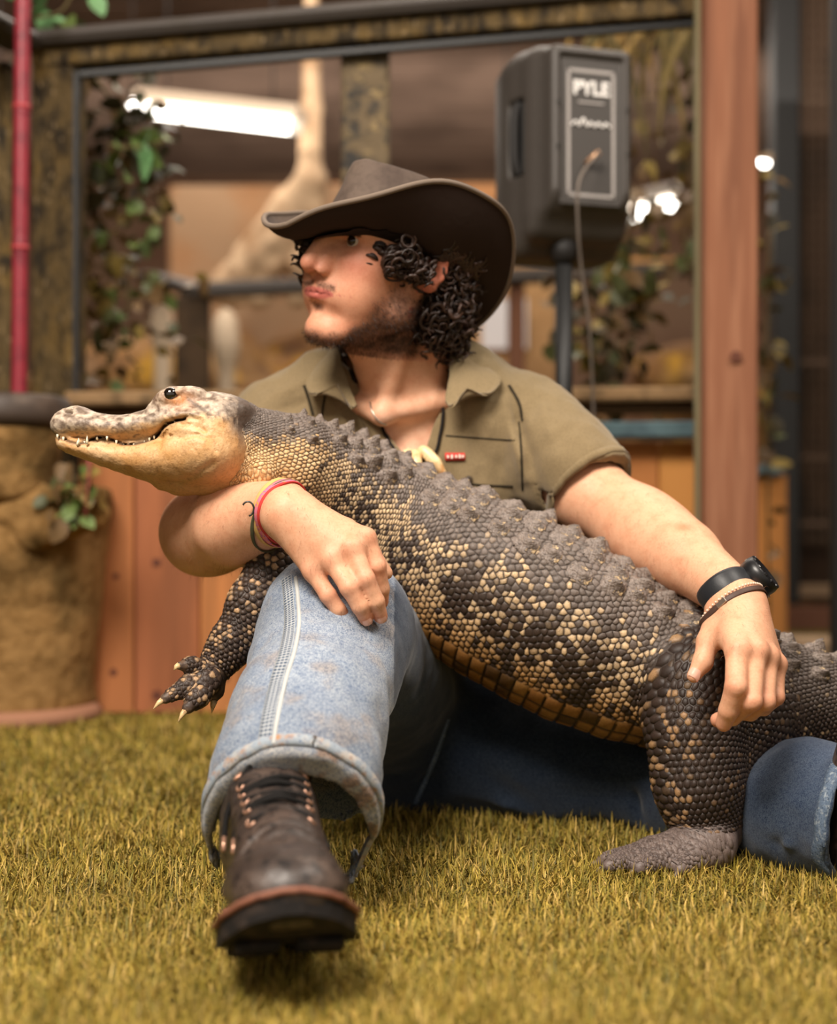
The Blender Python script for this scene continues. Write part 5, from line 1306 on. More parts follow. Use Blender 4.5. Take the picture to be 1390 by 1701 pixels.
# ---- boots
m_leath = material('boot_leather', L3(58, 48, 43), .42, .5, noise=[(26, L3(84, 70, 62), .48, .68), (120, L3(28, 24, 23), .5, .65)], bump=[('noise', 70, .35, .004), ('crack', 60, .15, .002), ('noise', 500, .25, .0008)])
m_sole = material('boot_sole', L3(30, 27, 26), .75, .25, noise=[(60, L3(58, 48, 42), .5, .7)], bump=[('noise', 300, .4, .001)]); m_welt = material('boot_welt', L3(134, 88, 70), .6, .3, noise=[(90, L3(96, 60, 48), .5, .7)])
m_lace = material('lace', L3(22, 20, 19), .75, .25, bump=[('wavez', 700, .5, .0008)]); m_eyelet = material('eyelet', L3(214, 166, 140), .3, .6, metal=.6)
def make_boot(label, G0, R, full=True):
    """G0 heel contact; R columns: across, toe, up"""
    t = thing('boot', label, 'boot', G0, 'pair of black lace-up boots')
    X = lambda x, y, z: np.asarray(G0) + R @ np.array([x, y, z], float)
    B = Sculpt(); e = lambda c, r: ell_d(X(*c), r, R)
    B.add(e((0, .020, .058), (.037, .046, .050)), .01); B.add(e((.001, .110, .052), (.041, .090, .040)), .02)
    B.add(e((.003, .205, .047), (.050, .068, .035)), .02); B.add(e((.002, .246, .044), (.044, .040, .031)), .02)
    B.add(cone_d(X(0, .045, .112), X(0, .165, .070), .041, .032), .03); B.add(cone_d(X(0, .020, .08), X(0, -.048, .172), .043, .046), .03)
    for y, d in ((.176, .0022), (.190, .0016), (.162, .0014)):
        pass
    def creases(p):
        q = (p - np.asarray(G0)) @ R; r = 0
        for y0, wd, dp, sl in ((.182, .0028, .0030, .10), (.196, .0035, -.0018, .08), (.168, .003, .0018, -.12), (.150, .0032, .0015, .10)):
            r = r + dp * np.exp(-((q[:, 1] - y0 - sl * q[:, 0] - .5 * (q[:, 0] ** 2) / .05 * .3) / wd) ** 2) * (q[:, 2] > .04)
        # raised lace facings
        fac = (np.abs(np.abs(q[:, 0]) - .027) < .012) & (q[:, 1] < .150) & (q[:, 2] > .06)
        r = r - .0022 * fac * sstep(.150, .140, q[:, 1])
        return r - .0016 * (fbm(p, 60, 4) - .5) * 2
    B.posts.append(creases)
    B.sub(box_d(X(0, .1, -.045), (.2, .3, .062), R), .003)
    B.sub(cone_d(X(0, -.045, .150), X(0, -.075, .24), .036, .044), .004)
    Vb, Fb = B.surface(.0026); mesh('upper', Vb, [Fb], m_leath, t); B.build_bvh(Vb, Fb)
    ys = np.linspace(-.030, .283, 40); 
    def half(y):
        return np.interp(y, [-.030, -.026, -.012, .02, .08, .13, .20, .245, .270, .280, .283], [.004, .016, .033, .040, .038, .042, .054, .050, .034, .017, .004])
    def spring(y): return .026 * max(0, (y - .19) / .09) ** 2
    def slab(name, z0, z1, ex, mat, y0=-1, y1=1):
        yy = [y for y in ys if y0 <= y <= y1]; L_ = []; 
        out_ = [(half(y) + ex, y * (1 + ex * 3)) for y in yy] + [(-half(y) - ex, y * (1 + ex * 3)) for y in yy[::-1]]; n = len(out_)
        V_ = [X(x + .003 * (y > .1), y, z + spring(y)) for z in (z0, z1) for x, y in out_]
        Fq = [[i, (i + 1) % n, n + (i + 1) % n, n + i] for i in range(n)]; m = n // 2
        top_ = [[n + i, n + i + 1, n + n - 2 - i, n + n - 1 - i] for i in range(m - 1)]; bot_ = [[i + 1, i, n - 1 - i, n - 2 - i] for i in range(m - 1)]
        return mesh(name, V_, [np.array(Fq)[:, ::-1] if False else np.array(Fq), np.array(top_), np.array(bot_)], mat, t, False)
    sole = slab('sole', .0, .0165, .0035, m_sole)
    wl = [(half(y) + .0042, y * 1.012) for y in ys] + [(-half(y) - .0042, y * 1.012) for y in ys[::-1]]; wl.append(wl[0])
    tube('welt', [X(x + .003 * (y > .1), y, .0180 + spring(y)) for x, y in wl], .0030, m_welt, t, 8, cap=False)
    slab('heel_block', -.010, .0, .001, m_sole, -1, .060)
    for y in (.115, .145, .175, .205, .235):
        for sx in (-1, 1): box('tread_lug', X(sx * half(y) * .52 + .003, y, -.003 + spring(y)), (half(y) * .72, .018, .008), m_sole, sole, .0015, R @ rotm([0, 0, 1], sx * .25))
    if full:
        ey = [(.026, .150 - .0195 * i) for i in range(6)]; left = []; right = []
        for i, (x, y) in enumerate(ey):
            for s_, L_ in ((-1, left), (1, right)):
                p0 = X(s_ * (x + .001 * i), y, .20); h = B.bvh.ray_cast(Vector(p0), Vector(-R[:, 2])); q = np.array(h[0]); nn = np.array(h[1])
                pass
                Re = frame_from(nn); tube('eyelet', [q + Re @ np.array([.0042 * math.cos(a), .0042 * math.sin(a), .0006]) for a in np.linspace(0, 2 * math.pi, 17)], .0011, m_eyelet, t, 6, cap=False); L_.append((q, nn))
        for i in range(5):
            for A_, B_ in ((left[i], right[i + 1] if i % 2 == 0 and i < 4 else right[i]), (right[i], left[i + 1] if i % 2 and i < 4 else left[i])):
                a, n0 = A_; b, n1 = B_; up = unit(n0 + n1 + R[:, 1] * .4); md = (a + b) / 2 + up * (.010 + .003 * (i % 2)) + R[:, 1] * .004 * (1 if i % 2 else -1)
                tube('lace', smoothpath([a - n0 * .001, a + n0 * .004 + (b - a) * .08, md, b + n1 * .004 + (a - b) * .08, b - n1 * .001], 16), .0027, m_lace, t, 7)
        SH = lambda q: (q[0], q[1] - .022, q[2] - .004)
        for s_, pts in ((1, [(0, .075, .150), (.020, .074, .150), (.034, .074, .130), (.043, .090, .112), (.047, .115, .092)]), (-1, [(0, .075, .150), (-.012, .070, .158), (-.020, .080, .146), (-.018, .100, .125), (-.015, .112, .112)]),
                        (1, [(0, .078, .150), (.012, .100, .136), (.026, .122, .118), (.040, .150, .090)]), (-1, [(0, .078, .150), (-.016, .110, .118), (-.030, .140, .104), (-.042, .168, .078)]),
                        (1, [(0, .078, .152), (.012, .075, .160), (.024, .078, .150), (.030, .092, .128)])):
            tube('lace', smoothpath([X(*SH(q)) for q in pts], 26), .0027, m_lace, t, 7)
        for q in ((.047, .115, .092), (.040, .150, .090)): tube('lace_tip', [X(*SH(q)), X(*SH((q[0] + .001, q[1] + .008, q[2] - .012)))], .0021, m_eyelet, t, 6)
        # tongue between the facings
        sheet('tongue', [[X(x, y, z) for x in (-.020, 0, .020)] for y, z in ((.150, .098), (.120, .112), (.090, .127), (.070, .138), (.052, .146))], .004, m_leath, t, 12, 16)
        sheet('toe_seam', [[X(x, .178 + .02 * (x / .05) ** 2 * -1, z) for x, z in ((-.046, .060), (-.03, .078), (0, .0865), (.03, .078), (.046, .060))], [X(x, .1815 + .02 * (x / .05) ** 2 * -1, z) for x, z in ((-.046, .0595), (-.03, .0775), (0, .086), (.03, .0775), (.046, .0595))]], .0016, m_leath, t, 20, 3)
    return t
ty = unit([.17, -.95, .19]); rx = unit(np.cross(ty, [0.0, 0, 1.])); rz = np.cross(rx, ty); BR = rotm(ty, .01) @ np.stack([rx, ty, rz], 1)
G0 = P(450, 1500, 1.385); G0[2] = .008
make_boot('scuffed black lace-up boot with raised toe in the foreground', G0, BR)
ld_ = unit(LL[5] - LL[4]); rz = -ld_; ty = unit(np.array([.1, -.35, .9]) - rz * (np.array([.1, -.35, .9]) @ rz)); rx = np.cross(ty, rz); BR2 = np.stack([rx, ty, rz], 1)
G1 = LL[5] + ld_ * .115 - ty * .01
make_boot('black boot sunk in the frayed cuff at the right edge of the turf', G1, BR2, False)
# ================================================================== THE ALLIGATOR
gator = thing('alligator', 'young alligator with cream speckled flank and closed jaws held across the lap', 'alligator', P(900, 1020, 1.79))
AX = np.array([(335, 744, 42, 1.682), (450, 765, 84, 1.715), (530, 808, 102, 1.775), (620, 866, 118, 1.82), (700, 920, 135, 1.825), (800, 972, 148, 1.81),
      (900, 1024, 153, 1.795), (995, 1075, 146, 1.785), (1100, 1116, 130, 1.78), (1200, 1144, 110, 1.78), (1300, 1166, 101, 1.775), (1400, 1195, 95, 1.79),
      (1500, 1232, 88, 1.82), (1620, 1282, 76, 1.87), (1760, 1330, 62, 1.94), (1920, 1350, 48, 2.04), (2080, 1345, 34, 2.16), (2220, 1330, 18, 2.28)], float)
NS = 90
axs = smoothpath(np.stack([*np.stack([P(a[0], a[1], a[3]) for a in AX]).T, AX[:, 2] * AX[:, 3] / FPX, np.linspace(0, 1, len(AX)), AX[:, 0]], 1), NS)
gp, gr_, gpx = axs[:, :3], axs[:, 3], axs[:, 5]
gT = np.gradient(gp, axis=0); gT /= np.linalg.norm(gT, axis=1)[:, None]
up0 = np.array([0.02, -.36, .93]); gU = up0 - gT * (gT @ up0)[:, None]; gU /= np.linalg.norm(gU, axis=1)[:, None]
gW = np.cross(gT, gU); gW[gW[:, 1] > 0] *= -1         # towards the camera
glen = np.concatenate([[0], np.cumsum(np.linalg.norm(np.diff(gp, axis=0), axis=1))])
wide = np.interp(gpx, [335, 450, 700, 900, 1100, 1300, 1500, 2300], [.86, .84, .80, .80, .84, .82, .74, .6])
def gat(s, th):
    """point of the body surface at arc length s and angle th (0 = back, 90 deg = flank towards the camera)"""
    i = lambda a: np.interp(s, glen, a)
    c = np.stack([i(gp[:, k]) for k in range(3)], -1); U = np.stack([i(gU[:, k]) for k in range(3)], -1); W = np.stack([i(gW[:, k]) for k in range(3)], -1)
    r = i(gr_); rw = r * i(wide)
    return c + U * (r * np.cos(th))[..., None] + W * (rw * np.sin(th))[..., None]
G = Sculpt()
sel = np.linspace(0, NS - 1, 26).astype(int)
for q_ in loft_d(gp[sel], gU[sel], gr_[sel] * wide[sel], gr_[sel], True): G.add(q_, .003)
# near front leg
FLp = [P(512, 888, 1.75), P(462, 925, 1.70), P(420, 1005, 1.675), P(383, 1072, 1.655), P(350, 1118, 1.64)]
G.chain(FLp, [.030, .030, .025, .0205, .0175], .02)
FT = [[P(350, 1115, 1.635), P(318, 1105, 1.62), P(299, 1106, 1.61)], [P(345, 1125, 1.63), P(312, 1140, 1.615), P(275, 1160, 1.60)],
      [P(348, 1130, 1.625), P(330, 1158, 1.61), P(312, 1176, 1.60)], [P(362, 1128, 1.64), P(360, 1148, 1.635), P(356, 1162, 1.63)], [P(352, 1118, 1.65), P(335, 1130, 1.66), P(322, 1150, 1.665)]]
for t, r in zip(FT, (.0085, .0105, .0110, .007, .008)): G.chain(t, [r * 1.25, r, r * .62], .007)
# near hind leg and foot
HLp = [P(1185, 1080, 1.745), P(1158, 1140, 1.705), P(1152, 1215, 1.685), P(1158, 1300, 1.675), P(1172, 1385, 1.68)]
G.chain(HLp, [.060, .052, .048, .044, .038], .03)
G.add(ell_d(P(1225, 1190, 1.74), (.062, .055, .072)), .04)
G.add(cone_d(P(1228, 1230, 1.73), P(1190, 1350, 1.70), .042, .032), .03)
heel = P(1178, 1408, 1.655); heel[2] = .030
HT_ = []
for (px, py, D), k in zip([(1000, 1428, 1.650), (1010, 1437, 1.625), (1062, 1447, 1.615), (1130, 1450, 1.61)], range(4)):
    e = P(px, py, D); e[2] = .0105; m_ = (heel * .45 + e * .55); m_[2] = .022; HT_.append([heel, m_, e])
    G.chain([heel, m_, e], [.028, .0135, .0070], .008)
G.add(ell_d((heel + HT_[1][2]) / 2 + np.array([.005, 0, -.006]), (.066, .026, .0095)), .010)
# head
def HX(px, py, dy=0.0): return P(px, py, 1.675) + np.array([0, dy, 0])
S_h = FPX / 1.675
def hloft(pts):
    pts = np.array(pts, float); path = smoothpath(np.stack([*np.stack([HX(a, b) for a, b, _, _ in pts]).T, pts[:, 2] / S_h, pts[:, 3]], 1), 14)
    for q_ in loft_d(path[:, :3], (0, 0, 1.), path[:, 4], path[:, 3], True): G.add(q_, .006)
hloft([(108, 704, 17, .021), (150, 708, 21, .029), (200, 713, 21, .031), (250, 706, 24, .036), (300, 700, 33, .044), (360, 706, 42, .050)])
hloft([(106, 737, 11, .019), (150, 748, 16, .027), (200, 758, 24, .032), (250, 764, 34, .041), (300, 764, 42, .051), (352, 758, 48, .054)])
G.add(cone_d(HX(352, 690), P(445, 726, 1.712), .022, .027), .02)
G.add(ell_d(HX(128, 693), (.019, .017, .013)), .008); G.add(ell_d(HX(104, 708), (.013, .020, .017)), .008)
G.add(ell_d(HX(345, 748, -.010), (.046, .050, .036)), .02)
G.add(ell_d(HX(364, 684), (.040, .038, .019)), .012)
for s in (-1, 1):
    G.add(ell_d(HX(300, 668, .023 * s), (.026, .014, .0150)), .012); G.add(ell_d(HX(325, 655, .025 * s), (.015, .010, .0070)), .006)
    G.add(cone_d(HX(262, 684, .022 * s), HX(292, 664, .026 * s), .007, .009), .01)
    G.sub(ell_d(HX(292, 660, .040 * s), (.0105, .0085, .0088)), .003)
    G.add(cone_d(HX(277, 662, .037 * s), HX(308, 655, .037 * s), .0028, .0028), .003); G.add(cone_d(HX(276, 667, .037 * s), HX(306, 671, .038 * s), .0032, .0030), .003)
    G.add(cone_d(HX(112, 690, .010 * s), HX(130, 683, .011 * s), .006, .006), .005)
    G.sub(ell_d(HX(120, 688, .016 * s), (.006, .004, .003)), .003)
    G.sub(cone_d(HX(312, 664, .042 * s), HX(350, 690, .050 * s), .0026, .0016), .004)
G.chain([HX(272, 800), HX(302, 803), HX(350, 797), HX(430, 785)], [.010, .012, .016, .020], .012)
mouth2 = np.array([[84, 716], [98, 726], [112, 731], [130, 737], [146, 738], [160, 730], [178, 727], [196, 734], [212, 740], [235, 739], [256, 733], [272, 724], [284, 712], [300, 705], [318, 702]], float)
mp2 = np.array([HX(a, b)[[0, 2]] for a, b in smoothpath(mouth2, 40)])
def curtain(p):
    q = p[:, [0, 2]]; best = np.full(len(p), 9.)
    for i in range(len(mp2) - 1):
        a = mp2[i]; ab = mp2[i + 1] - a; t = np.clip((q - a) @ ab / (ab @ ab), 0, 1); best = np.minimum(best, np.linalg.norm(q - a - t[:, None] * ab, axis=1))
    return best - .0006
G.sub((curtain, np.array([mp2[:, 0].min(), 1.60, mp2[:, 1].min()]) - .003, np.array([mp2[:, 0].max(), 1.66, mp2[:, 1].max()]) + .003), .003)
def gfold(p):
    r = np.zeros(len(p)); m_ = p[:, 0] < P(440, 0, 1.68)[0]
    if not m_.any(): return r
    q = p[m_]; rr = np.zeros(len(q))
    def cr(pts, wd, dp):
        nonlocal rr
        pts = [HX(*t)[[0, 2]] for t in pts]; best = np.full(len(q), 9.)
        for a, b in zip(pts[:-1], pts[1:]):
            ab = b - a; t = np.clip((q[:, [0, 2]] - a) @ ab / (ab @ ab), 0, 1); best = np.minimum(best, np.linalg.norm(q[:, [0, 2]] - a - t[:, None] * ab, axis=1))
        rr += dp * np.exp(-(best / wd) ** 2)
    cr([(275, 735), (290, 718), (312, 711), (335, 712), (352, 722)], .0020, .0034)
    cr([(290, 728), (310, 732), (340, 728), (362, 735), (370, 755)], .0018, .0028)
    cr([(270, 798), (300, 802), (335, 792), (365, 772)], .0022, .0028); cr([(262, 728), (284, 706), (320, 697), (345, 704)], .0020, .0032)
    cr([(280, 725), (300, 716), (325, 716)], .0035, -.0028); cr([(285, 700), (320, 690), (350, 700)], .004, -.002)
    cr([(330, 745), (345, 760), (338, 775)], .0016, .0012)
    rr -= .0011 * (fbm(q, 130, 12) - .5) * 2; rr -= .0007 * (vnoise(q, 420, 5) - .5) * 2
    r[m_] = rr; return r
G.posts.append(gfold)
Vg, Fg = G.surface(.0030)
G.build_bvh(Vg, Fg)
xg = 695 + Vg[:, 0] * FPX / Vg[:, 1]; yg = HORY - (Vg[:, 2] - CAMH) * FPX / Vg[:, 1]
isH = (xg < 395)  & (yg < 830) & (Vg[:, 2] > .37)
cg = np.tile(lin((58, 47, 40)), (len(Vg), 1))
n1 = fbm(Vg, 210, 2, 4); n2 = fbm(Vg, 55, 3); n3 = vnoise(Vg, 420, 9)
topline = np.interp(xg, [85, 150, 200, 250, 262, 300, 345, 380], [722, 712, 716, 706, 700, 692, 690, 700])
cream = mixc(lin((200, 150, 94)), lin((222, 188, 146)), np.clip(n2 * 1.5 - .3, 0, 1)); cream = mixc(cream, lin((176, 124, 70)), sstep(745, 800, yg) * .6)
grey = mixc(lin((84, 72, 66)), lin((206, 190, 172)), np.clip(n1 * 3.2 - 1.15, 0, 1))
tmix = sstep(6, -10, yg - topline + (n1 - .5) * 26)
hc_ = mixc(cream, grey, tmix * .9)
sp_ = sstep(.60, .68, n1) * sstep(742, 728, yg) * (xg < 235) * sstep(700, 712, yg); hc_ = mixc(hc_, lin((92, 78, 70)), sp_ * .8)
eyez = np.exp(-(((xg - 298) / 24) ** 2 + ((yg - 664) / 13) ** 2)); hc_ = mixc(hc_, lin((204, 132, 72)), np.clip(eyez * 1.2, 0, 1) * .7)
hc_ = mixc(hc_, lin((150, 134, 122)), sstep(645, 655, xg * 0 + 660 - (yg - 645)) * 0)
ml = np.full(len(Vg), 9.); near = isH; ml[near] = curtain(Vg[near]); hc_ = mixc(hc_, lin((52, 34, 26)), sstep(.0022, .0, ml) * .85)
hc_ = mixc(hc_, lin((70, 52, 40)), np.exp(-(((xg - 322 - (yg - 670) * 1.4) / 6) ** 2)) * (yg > 658) * (yg < 690) * (xg > 308) * .8)
cg = mixc(cg, hc_, isH * 1.0)
nkb = (xg >= 395) & (xg < 520) & (yg < 840) & (Vg[:, 1] < 1.8); cg = mixc(cg, mixc(lin((190, 146, 98)), lin((96, 84, 76)), sstep(760, 700, yg - (xg - 395) * .45)), nkb * sstep(520, 470, xg))
blend = sstep(370, 395, xg) * isH; cg = mixc(cg, mixc(lin((196, 150, 100)), mixc(lin((96, 84, 76)), lin((158, 142, 126)), np.clip(n1 * 3 - 1, 0, 1)), sstep(735, 705, yg)), blend)
foot = (Vg[:, 2] < .055) & (xg > 960) & (xg < 1240) & (yg > 1360); cg = mixc(cg, mixc(lin((96, 84, 80)), lin((128, 112, 106)), n1), foot)
fl = (xg < 400) & (yg > 1080) & (Vg[:, 2] < .37) & (Vg[:, 1] < 1.68); cg = mixc(cg, mixc(lin((66, 52, 44)), lin((110, 88, 70)), sstep(.45, .7, n1)), fl)
m_gator = material('alligator_skin', rough=.5, spec=.45, attr='Col', noise=[(300, (.72, .68, .64, 0), .5, .7)], bump=[('crack', 230, .35, .0012), ('noise', 700, .25, .0006)])
mesh('body', Vg, [Fg], m_gator, gator, True, cg)

# ------------------------------------------------------------------ scales: jittered six sided plates, each raised from its groove
m_scale = material('scale', rough=.52, spec=.4, attr='Col', noise=[(700, (.66, .60, .54, 0), .5, .66)], bump=[('noise', 1100, .3, .0004)])
def hashu(a, b, s): return _h(np.asarray(a, np.int64), np.asarray(b, np.int64), np.zeros_like(np.asarray(a, np.int64)), s)
def hexcells(ni, nj, jit=.16, period=None, mid=False):
    """cells (i along, j around): centre and twelve rim points in lattice units"""
    I, J = np.meshgrid(np.arange(ni), np.arange(nj), indexing='ij'); I = I.ravel(); J = J.ravel()
    cx = I * .8660254; cy = J + .5 * (I & 1)
    ang = np.arange(6) * math.pi / 3 ; R = .57735
    kx = cx[:, None] + R * np.cos(ang); ky = cy[:, None] + R * np.sin(ang)
    a = np.round(kx * 60).astype(np.int64) // 3; b = np.round((ky % period if period else ky) * 60).astype(np.int64) // 3
    a = np.round(kx / .2886751).astype(np.int64); b = np.round((ky % period if period else ky) * 2).astype(np.int64)
    kx = kx + (hashu(a, b, 1) - .5) * 2 * jit; ky = ky + (hashu(a, b, 2) - .5) * 2 * jit
    if not mid: return I, J, np.stack([cx, cy], 1), np.stack([kx, ky], 2)
    mx = (kx + np.roll(kx, -1, 1)) / 2; my = (ky + np.roll(ky, -1, 1)) / 2
    rx = np.stack([kx, mx], 2).reshape(len(I), 12); ry = np.stack([ky, my], 2).reshape(len(I), 12)
    return I, J, np.stack([cx, cy], 1), np.stack([rx, ry], 2)
def plates(name, mapf, cells, keep, height, spotf, par, S=G, rings=((1.0, -.35), (.80, .45), (.52, .9)), kind='stuff', mat=None, round_=.35, prj=True, sl_lim=.020):
    """mapf(u,v)->points (n,3); spotf(centre pts, I, J)-> (dark (n,3), light (n,3), amount n); height n"""
    I, J, cc, rr = cells; m_ = keep(cc); I, J, cc, rr = I[m_], J[m_], cc[m_], rr[m_]; n = len(I); K = rr.shape[1]
    d = rr - cc[:, None]; L = np.linalg.norm(d, axis=2, keepdims=True); mean = L.mean(1, keepdims=True)
    pts = []; hs = []
    for s, h in rings:
        q = d * (1 - round_ * (1 - s) * 2) + d / L * mean * (round_ * (1 - s) * 2) if s < 1 else d
        pts.append(cc[:, None] + q * s); hs.append(np.full(K, h))
    pts.append(cc[:, None]); hs.append(np.ones(1))
    uvp = np.concatenate(pts, 1); hh = np.concatenate(hs); M = uvp.shape[1]
    p3 = mapf(uvp[..., 0].ravel(), uvp[..., 1].ravel())
    p30 = p3
    if prj: p3, g3 = S.project(p3, 4, .02)
    else: g3 = None
    slip = np.linalg.norm(p3 - p30, axis=1).reshape(n, M).max(1) > sl_lim
    p3 = p3.reshape(n, M, 3)
    if g3 is None:
        nn = np.cross(p3[:, 0] - p3[:, -1], p3[:, K // 3] - p3[:, -1]); nn /= np.linalg.norm(nn, axis=1)[:, None] + 1e-9; g3 = np.repeat(nn[:, None], M, 1)
    else: g3 = g3.reshape(n, M, 3)
    bad = np.linalg.norm(p3[:, 0] - p3[:, K // 2], axis=1) > .06
    bad |= slip
    hgt = np.broadcast_to(height(p3[:, -1], I, J) if callable(height) else height, (n,))
    p3 = p3 + g3 * (hh[None, :, None] * hgt[:, None, None])
    dark, light, amt = spotf(p3[:, -1], I, J)
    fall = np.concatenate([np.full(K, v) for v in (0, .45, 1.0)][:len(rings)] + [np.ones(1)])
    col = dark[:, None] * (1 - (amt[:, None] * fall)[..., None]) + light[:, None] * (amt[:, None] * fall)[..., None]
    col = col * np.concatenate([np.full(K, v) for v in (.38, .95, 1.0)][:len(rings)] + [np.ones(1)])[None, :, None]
    k = np.arange(K); k2 = (k + 1) % K; f = []
    for r in range(len(rings) - 1): f.append(np.stack([r * K + k, r * K + k2, (r + 1) * K + k2, (r + 1) * K + k], 1))
    Q = np.concatenate(f); T_ = np.stack([(len(rings) - 1) * K + k, (len(rings) - 1) * K + k2, np.full(K, M - 1)], 1)
    # orientation
    tst = np.cross(p3[:, k2[0]] - p3[:, 0], p3[:, -1] - p3[:, 0]); fl_ = (tst * g3[:, -1]).sum(1).mean() < 0
    if fl_: Q = Q[:, ::-1]; T_ = T_[:, ::-1]
    o = (np.arange(n)[~bad] * M)[:, None, None]
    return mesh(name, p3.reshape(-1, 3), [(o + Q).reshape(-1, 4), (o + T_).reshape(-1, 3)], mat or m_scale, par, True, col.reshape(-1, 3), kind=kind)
# rows along the body follow its girth
NA_ = 76
dens = 2 * math.pi * np.maximum(gr_, .02) * .9 / NA_; rows_ = np.concatenate([[0], np.cumsum(np.diff(glen) / ((dens[1:] + dens[:-1]) / 2))])     # lattice units along
tot = rows_[-1]
TH0 = math.radians(-60)
def bmap(u, v): return gat(np.interp(u, rows_, glen), TH0 + v / NA_ * 2 * math.pi)
TH = lambda v: TH0 + v / NA_ * 2 * math.pi
cells = hexcells(int(tot / .866) - 2, int(NA_ * 0.64), .24)
pxs = lambda p: 695 + p[:, 0] * FPX / p[:, 1]
def thof(p):
    """angle round the body of points"""
    i = np.argmin(((p[:, None, ::2] - gp[None, :, ::2]) ** 2).sum(2), 1)
    q = p - gp[i]; return np.arctan2((q * gW[i]).sum(1) / wide[i], (q * gU[i]).sum(1)), i
def bspot(p, I, J):
    th, i = thof(p); thd = np.degrees(th); x = pxs(p); n = len(p); r = hashu(I, J, 5); r2 = hashu(I, J, 6)
    big = fbm(p, 22, 21); st = .5 + .5 * np.sin(np.interp(glen[i], [0, 2], [0, 2]) * 2 * math.pi / .085 + (big - .5) * 4)
    dark = mixc(lin((112, 101, 94)), lin((56, 42, 33)), sstep(35, 85, thd)); dark = dark * (.75 + .5 * r2)[:, None]
    dark = mixc(dark, lin((50, 38, 31)), sstep(1050, 1250, x) * .5)
    light = mixc(lin((236, 204, 160)), lin((206, 152, 88)), sstep(75, 120, thd)); light = light * (.8 + .3 * r)[:, None]
    prob = .16 * sstep(10, 40, thd) + .50 * sstep(38, 62, thd) * np.where(x < 760, 1, .8) + .12 * sstep(80, 100, thd)
    prob = prob * (.50 + .55 * st) * np.interp(x, [380, 560, 900, 1080, 1180, 1300, 1400], [1.2, 1.35, 1.0, .95, .5, .32, .3])
    mott = sstep(.30, .62, big); prob = prob * (.70 + .62 * mott)
    amt = sstep(.0, .22, prob - r) * (.55 + .45 * r2)
    # neck: yellow below, dark above
    nk = sstep(560, 470, x + (thd - 90) * 1.2); neckc = mixc(lin((216, 172, 116)), lin((240, 208, 158)), r)
    amt = np.where(nk > .5, np.maximum(amt, sstep(48, 78, thd + (r - .5) * 26) * (.85 + .15 * r2)), amt); light = mixc(light, neckc, nk)
    dark = mixc(dark, lin((104, 86, 66)), nk * sstep(60, 90, thd))
    return dark, light, amt
def bheight(p, I, J):
    th, i = thof(p); x = pxs(p); return np.interp(x, [380, 500, 700, 1100, 1400], [.0009, .0011, .0015, .0016, .0018]) * (.7 + .6 * hashu(I, J, 8))
belly_x = lambda u: np.interp(np.interp(u, rows_, glen), glen, gpx)
def keepb(cc):
    th = np.degrees(TH(cc[:, 1])); x = belly_x(cc[:, 0]); lim = np.interp(x, [335, 480, 620, 700, 1000, 1150, 1300], [150, 150, 132, 116, 120, 126, 150])
    return (th < lim) & (cc[:, 0] > .5) & (x < 1560)
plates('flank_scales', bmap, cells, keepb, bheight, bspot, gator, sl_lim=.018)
# belly: broad oblong plates in cross rows
nb_ = 27; bu0, bu1 = np.interp(np.interp([600, 1180], gpx, glen), glen, rows_)
I, J = np.meshgrid(np.arange(nb_), np.arange(6), indexing='ij'); I = I.ravel(); J = J.ravel()
du_ = (bu1 - bu0) / nb_; cy = (np.radians(114) - TH0) / (2 * math.pi) * NA_; dvv = np.radians(15) / (2 * math.pi) * NA_
cc = np.stack([bu0 + (I + .5) * du_, cy + (J + .5 - .0) * dvv], 1)
ang = np.linspace(0, 2 * math.pi, 12, endpoint=False) + .26
sq = np.stack([np.cos(ang), np.sin(ang)], 1); sq = sq / np.abs(sq).max(1)[:, None] * .5
rr = cc[:, None] + sq[None] * np.array([du_, dvv]) * .98
def belspot(p, I, J):
    r = hashu(I, J, 15); x = pxs(p); d = np.tile(lin((40, 28, 20)), (len(p), 1)); l = mixc(lin((206, 152, 84)), lin((158, 108, 56)), r)
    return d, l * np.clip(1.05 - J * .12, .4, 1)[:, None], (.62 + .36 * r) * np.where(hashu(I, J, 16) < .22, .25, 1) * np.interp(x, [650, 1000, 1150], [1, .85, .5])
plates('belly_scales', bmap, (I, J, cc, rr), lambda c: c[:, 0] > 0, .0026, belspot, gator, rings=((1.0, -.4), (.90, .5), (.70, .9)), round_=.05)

# limb scales
def limb(name, pts, rad, na, v0, v1, keepf, spotf, hgt, face=(0, -1, 0), elong=1.0, jit=.16):
    pts = smoothpath(np.concatenate([np.array(pts), np.array(rad)[:, None]], 1), 30); q, r = pts[:, :3], pts[:, 3]
    ln = np.concatenate([[0], np.cumsum(np.linalg.norm(np.diff(q, axis=0), axis=1))]); T = np.gradient(q, axis=0); T /= np.linalg.norm(T, axis=1)[:, None]
    A = np.array(face, float) - T * (T @ np.array(face, float))[:, None]; A /= np.linalg.norm(A, axis=1)[:, None]; B_ = np.cross(T, A)
    de = 2 * math.pi * r / na * elong; rw_ = np.concatenate([[0], np.cumsum(np.diff(ln) / ((de[1:] + de[:-1]) / 2))])
    def mp_(u, v):
        s = np.interp(u, rw_, ln); th = (v - na / 2) / na * 2 * math.pi; f = lambda a: np.stack([np.interp(s, ln, a[:, k]) for k in range(3)], -1)
        rr_ = np.interp(s, ln, r); return f(q) + f(A) * (rr_ * np.cos(th))[:, None] + f(B_) * (rr_ * np.sin(th))[:, None]
    cl = hexcells(int(rw_[-1] / .866), na + 1, jit)
    return plates(name, mp_, cl, lambda c: (c[:, 1] > v0 * na) & (c[:, 1] < v1 * na), hgt, spotf, gator)
